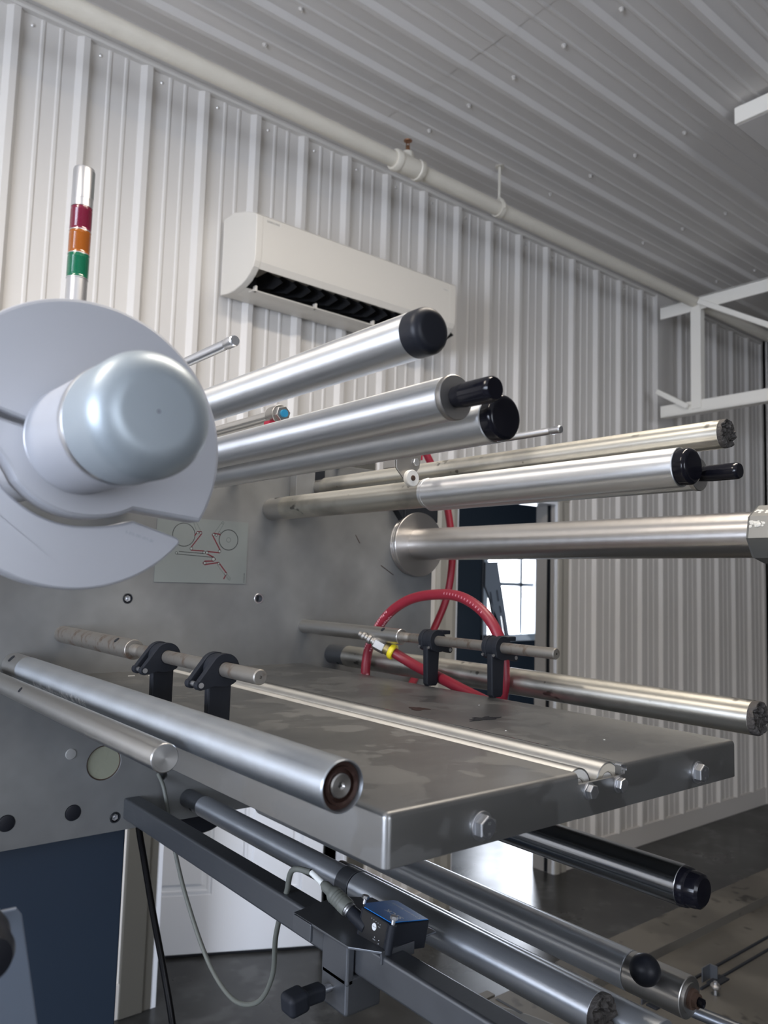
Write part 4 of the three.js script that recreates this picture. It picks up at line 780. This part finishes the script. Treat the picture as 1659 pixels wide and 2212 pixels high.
{
  const A = new THREE.Vector3(0.5795, -0.3855, -0.733), B = new THREE.Vector3(0.567, -0.357, -0.803), d = B.clone().sub(A);
  const t = thing('cable_connector', 'grey ribbed round plug with a small white tag joining the cable to the sensor', 'connector', A.toArray());
  t.quaternion.setFromUnitVectors(new THREE.Vector3(0, 0, 1), d.normalize());
  part('socket', turned([[0, -0.012], [0.0088, -0.012], [0.0082, 0.008], [0.0072, 0.016], [0, 0.016]], 32), M.plastic, t);
  part('thread', turned([[0, 0.016], [0.0078, 0.016], [0.0084, 0.0175], [0.0078, 0.019], [0.0084, 0.0205], [0.0078, 0.022], [0, 0.022]], 32), M.bolt, t);
  const pr = [[0, 0.021], [0.0096, 0.021], [0.0100, 0.023], [0.0100, 0.030]]; for (let i = 0; i < 4; i++) pr.push([0.0092, 0.031 + i * 0.004], [0.0100, 0.033 + i * 0.004]); pr.push([0.0095, 0.048], [0.0068, 0.052], [0.0062, 0.062], [0.0038, 0.066], [0, 0.066]);
  part('plug', turned(pr, 28), M.cable, t);
  part('tag', turned([[0, 0.067], [0.0036, 0.067], [0.0036, 0.088], [0, 0.088]], 20), std({ map: canvasTex(128, 128, (c) => { c.fillStyle = '#d9dcd8'; c.fillRect(0, 0, 128, 128); c.fillStyle = '#222'; c.font = 'bold 40px sans-serif'; c.fillText('E1', 30, 80); }), roughness: 0.5 }), t, 'white marker tag');
  const end = B.clone().sub(A).normalize().multiplyScalar(0.088).add(A);
  solo('sensor_cable', tube([[0.634, -0.369, -1.426], [0.636, -0.387, -1.405], [0.643, -0.472, -1.370], [0.639, -0.546, -1.300], [0.642, -0.631, -1.200], [0.645, -0.652, -1.125], [0.646, -0.629, -1.060], [0.633, -0.566, -1.000], [0.605, -0.484, -0.950], [0.578, -0.401, -0.886], [0.563, -0.360, -0.850], end.toArray()], 0.0036, 140, 12), M.cable, 'thin grey cable hanging in a long loop behind the square bar', 'cable', [0, 0, 0]);
}
solo('power_cable', tube([[0.612, -0.43, -1.462], [0.617, -0.474, -1.460], [0.629, -0.527, -1.460], [0.649, -0.629, -1.450], [0.666, -0.725, -1.430], [0.676, -0.815, -1.400], [0.690, -1.0, -1.36], [0.70, -1.3, -1.33], [0.71, -1.48, -1.32]], 0.0062, 90, 14), M.blackCable, 'thick black cable hanging from the panel bottom beside the navy cabinet', 'cable', [0, 0, 0]);

// ================================================================ LOWER RIGHT: BEIGE FEED TABLE
{
  const y0 = -0.95, t = thing('feed_table', 'low beige machine table at lower right with a raised back rail', 'table', [1.9, FY, -1.2]);
  const X = -1.9, Z = 1.2, Y = -FY;
  const top = shapeOf([[1.40, -1.30], [3.6, -1.30], [3.6, -0.45], [1.62, -0.45], [1.44, -1.2]].map(([x, z]) => [x + X, -(z + Z)]));
  part('table_top', boxUV(extrude(top, 0.02, 0.002, 4).rotateX(-Math.PI / 2)).translate(0, Y + y0 - 0.02, 0), M.beige, t);
  part('back_rail', box(1.64 + X, 3.6 + X, Y + y0 - 0.01, Y - 0.925, -1.29 + Z, -1.178 + Z, 0.002), M.beige, t);
  part('edge_strip', box(1.30 + X, 1.44 + X, Y + y0 - 0.02, Y + y0 + 0.001, -1.33 + Z, -1.305 + Z, 0.001), M.beige, t);
  part('apron', box(1.66 + X, 3.55 + X, Y + y0 - 0.10, Y + y0 - 0.02, -1.27 + Z, -0.5 + Z, 0.004), M.beigeGrey, t);
  for (const [x, z] of [[1.75, -1.2], [3.45, -1.2], [1.75, -0.6], [3.45, -0.6]]) part('leg', box(x + X - 0.03, x + X + 0.03, 0, Y + y0 - 0.1, z + Z - 0.03, z + Z + 0.03, 0.004), M.beigeGrey, t);
  part('slot', box(1.425 + X, 1.433 + X, Y + y0, Y + y0 + 0.0008, -1.29 + Z, -1.215 + Z, 0.0002), M.dark, t);
  for (const z of [-1.064, -1.0275]) part('belt', box(1.86 + X, 3.5 + X, Y + y0 + 0.0, Y + y0 + 0.005, z - 0.003 + Z, z + 0.003 + Z, 0.001), M.dark, t, 'thin black belt');
}
for (const [x, z, lab] of [[1.915, -1.045, 'small grey angle clip on a stem standing on the beige table near the black belts'], [1.70, -1.075, 'small grey angle clip on the beige table below the ball knob']]) {
  const t = thing('belt_clip', lab, 'clip', [x, -0.95, z], 'grey clips on the beige table');
  part('angle', join([box(-0.018, 0.022, 0.0, 0.034, -0.001, 0.002, 0.0006), box(0.018, 0.022, 0.0, 0.034, -0.001, 0.02, 0.0006)]), M.darkSteel, t);
  part('pad', box(-0.012, 0.05, 0, 0.004, 0.008, 0.035, 0.001), M.dark, t);
}
{
  const t = thing('leveling_screw', 'small bright thumb screw standing on the beige table', 'screw', [1.868, -0.95, -0.995]);
  part('stem', rod([0, 0, 0], [0, 0.03, 0], 0.0045), M.bolt, t);
  part('head', turned([[0, 0.014], [0.010, 0.014], [0.012, 0.017], [0.012, 0.021], [0.009, 0.025], [0, 0.026]], 20).rotateX(-Math.PI / 2), M.nickel, t);
}
{
  const t = thing('lever_rod', 'dark blue-grey rod with a black tip crossing the bottom right corner', 'rod', [0.905, -0.49, -0.50]);
  part('rod', rod([0.0, 0.0, -0.02], [0.02, -0.005, 0.075], 0.0072), M.darkSteel, t);
  part('tip', turned([[0, 0], [0.009, 0], [0.0095, 0.002], [0.0095, 0.024], [0.006, 0.03], [0, 0.031]], 28).rotateY(0.2).translate(0.018, -0.005, 0.07), M.glossBlack, t);
}
// ================================================================ LOWER LEFT CORNER
{
  const t = rollerThing('roller', 'blurred roller end with a black cap at the bottom left corner', 0.128, -0.223, -0.64);
  part('tube', bar(0.0185, -0.12, 0.10), M.steel, t); part('end_cap', turned([[0, 0.10], [0.0186, 0.10], [0.0188, 0.106], [0.0165, 0.114], [0.0160, 0.128], [0.0125, 0.136], [0, 0.138]]), M.rubber, t, 'black cap');
  const b = thing('side_bracket', 'slanting blue-grey steel bracket plate behind the bottom left roller end', 'bracket', [0, 0, -0.605]);
  part('plate', extrude(shapeOf([[0.05, -0.234], [0.168, -0.2345], [0.172, -0.24], [0.196, -0.36], [0.05, -0.36]]), 0.004, 0.0012, 4), std({ color: new THREE.Color(0.16, 0.19, 0.24), metalness: 0.4, roughness: 0.45 }), b);
}
// ================================================================ FAR ROOM: slotted stile in front of the window
{
  const t = thing('slotted_stile', 'grey slotted metal ladder stile leaning before the bright far window', 'ladder', [4.84, 0.2, -4.5]);
  const P = (x, y) => [x - 4.84, y - 0.2];
  const s = shapeOf([P(4.744, 0.195), P(4.915, 0.205), P(4.895, 0.19), P(5.06, -0.46), P(4.94, -0.46), P(4.80, -0.10), P(4.744, 0.0)]);
  const slot = (x, y, x2, y2, w) => { const dx = x2 - x, dy = y2 - y, l = Math.hypot(dx, dy), nx = -dy / l * w, ny = dx / l * w; const a = P(x, y), b = P(x2, y2); s.holes.push(shapeOf([[a[0] - nx, a[1] - ny], [a[0] + nx, a[1] + ny], [b[0] + nx, b[1] + ny], [b[0] - nx, b[1] - ny]])); };
  slot(4.806, -0.046, 4.85, -0.225, 0.012); slot(4.884, -0.03, 4.908, -0.125, 0.012); slot(4.924, -0.16, 4.940, -0.222, 0.012); slot(4.952, -0.245, 4.992, -0.41, 0.014);
  part('stile', extrude(s, 0.02, 0.002, 4), std({ color: hexc(0x8a8d94), metalness: 0.5, roughness: 0.5 }), t);
  part('foot', box(0.12, 0.2, FY - 0.2, -0.65, -0.01, 0.03), M.darkSteel, t);
}
// ceiling lamps, out of the picture overhead
for (const [x, z, lab] of [[-1.1, -1.0, 'long ceiling lamp over the left of the machine'], [1.15, -0.7, 'long ceiling lamp over the middle of the machine']]) {
  const t = thing('ceiling_lamp', lab, 'lamp', [x, CY, z]);
  part('lamp_housing', box(-0.62, 0.62, -0.10, -0.02, -0.16, 0.16, 0.004), M.whiteSteel, t); part('diffuser', box(-0.60, 0.60, -0.12, -0.10, -0.14, 0.14, 0.004), M.lamp, t);
  part('bracket', join([box(-0.4, -0.37, -0.03, 0, -0.02, 0.02), box(0.37, 0.4, -0.03, 0, -0.02, 0.02)]), M.whiteSteel, t);
}
renderer.render(scene, camera);
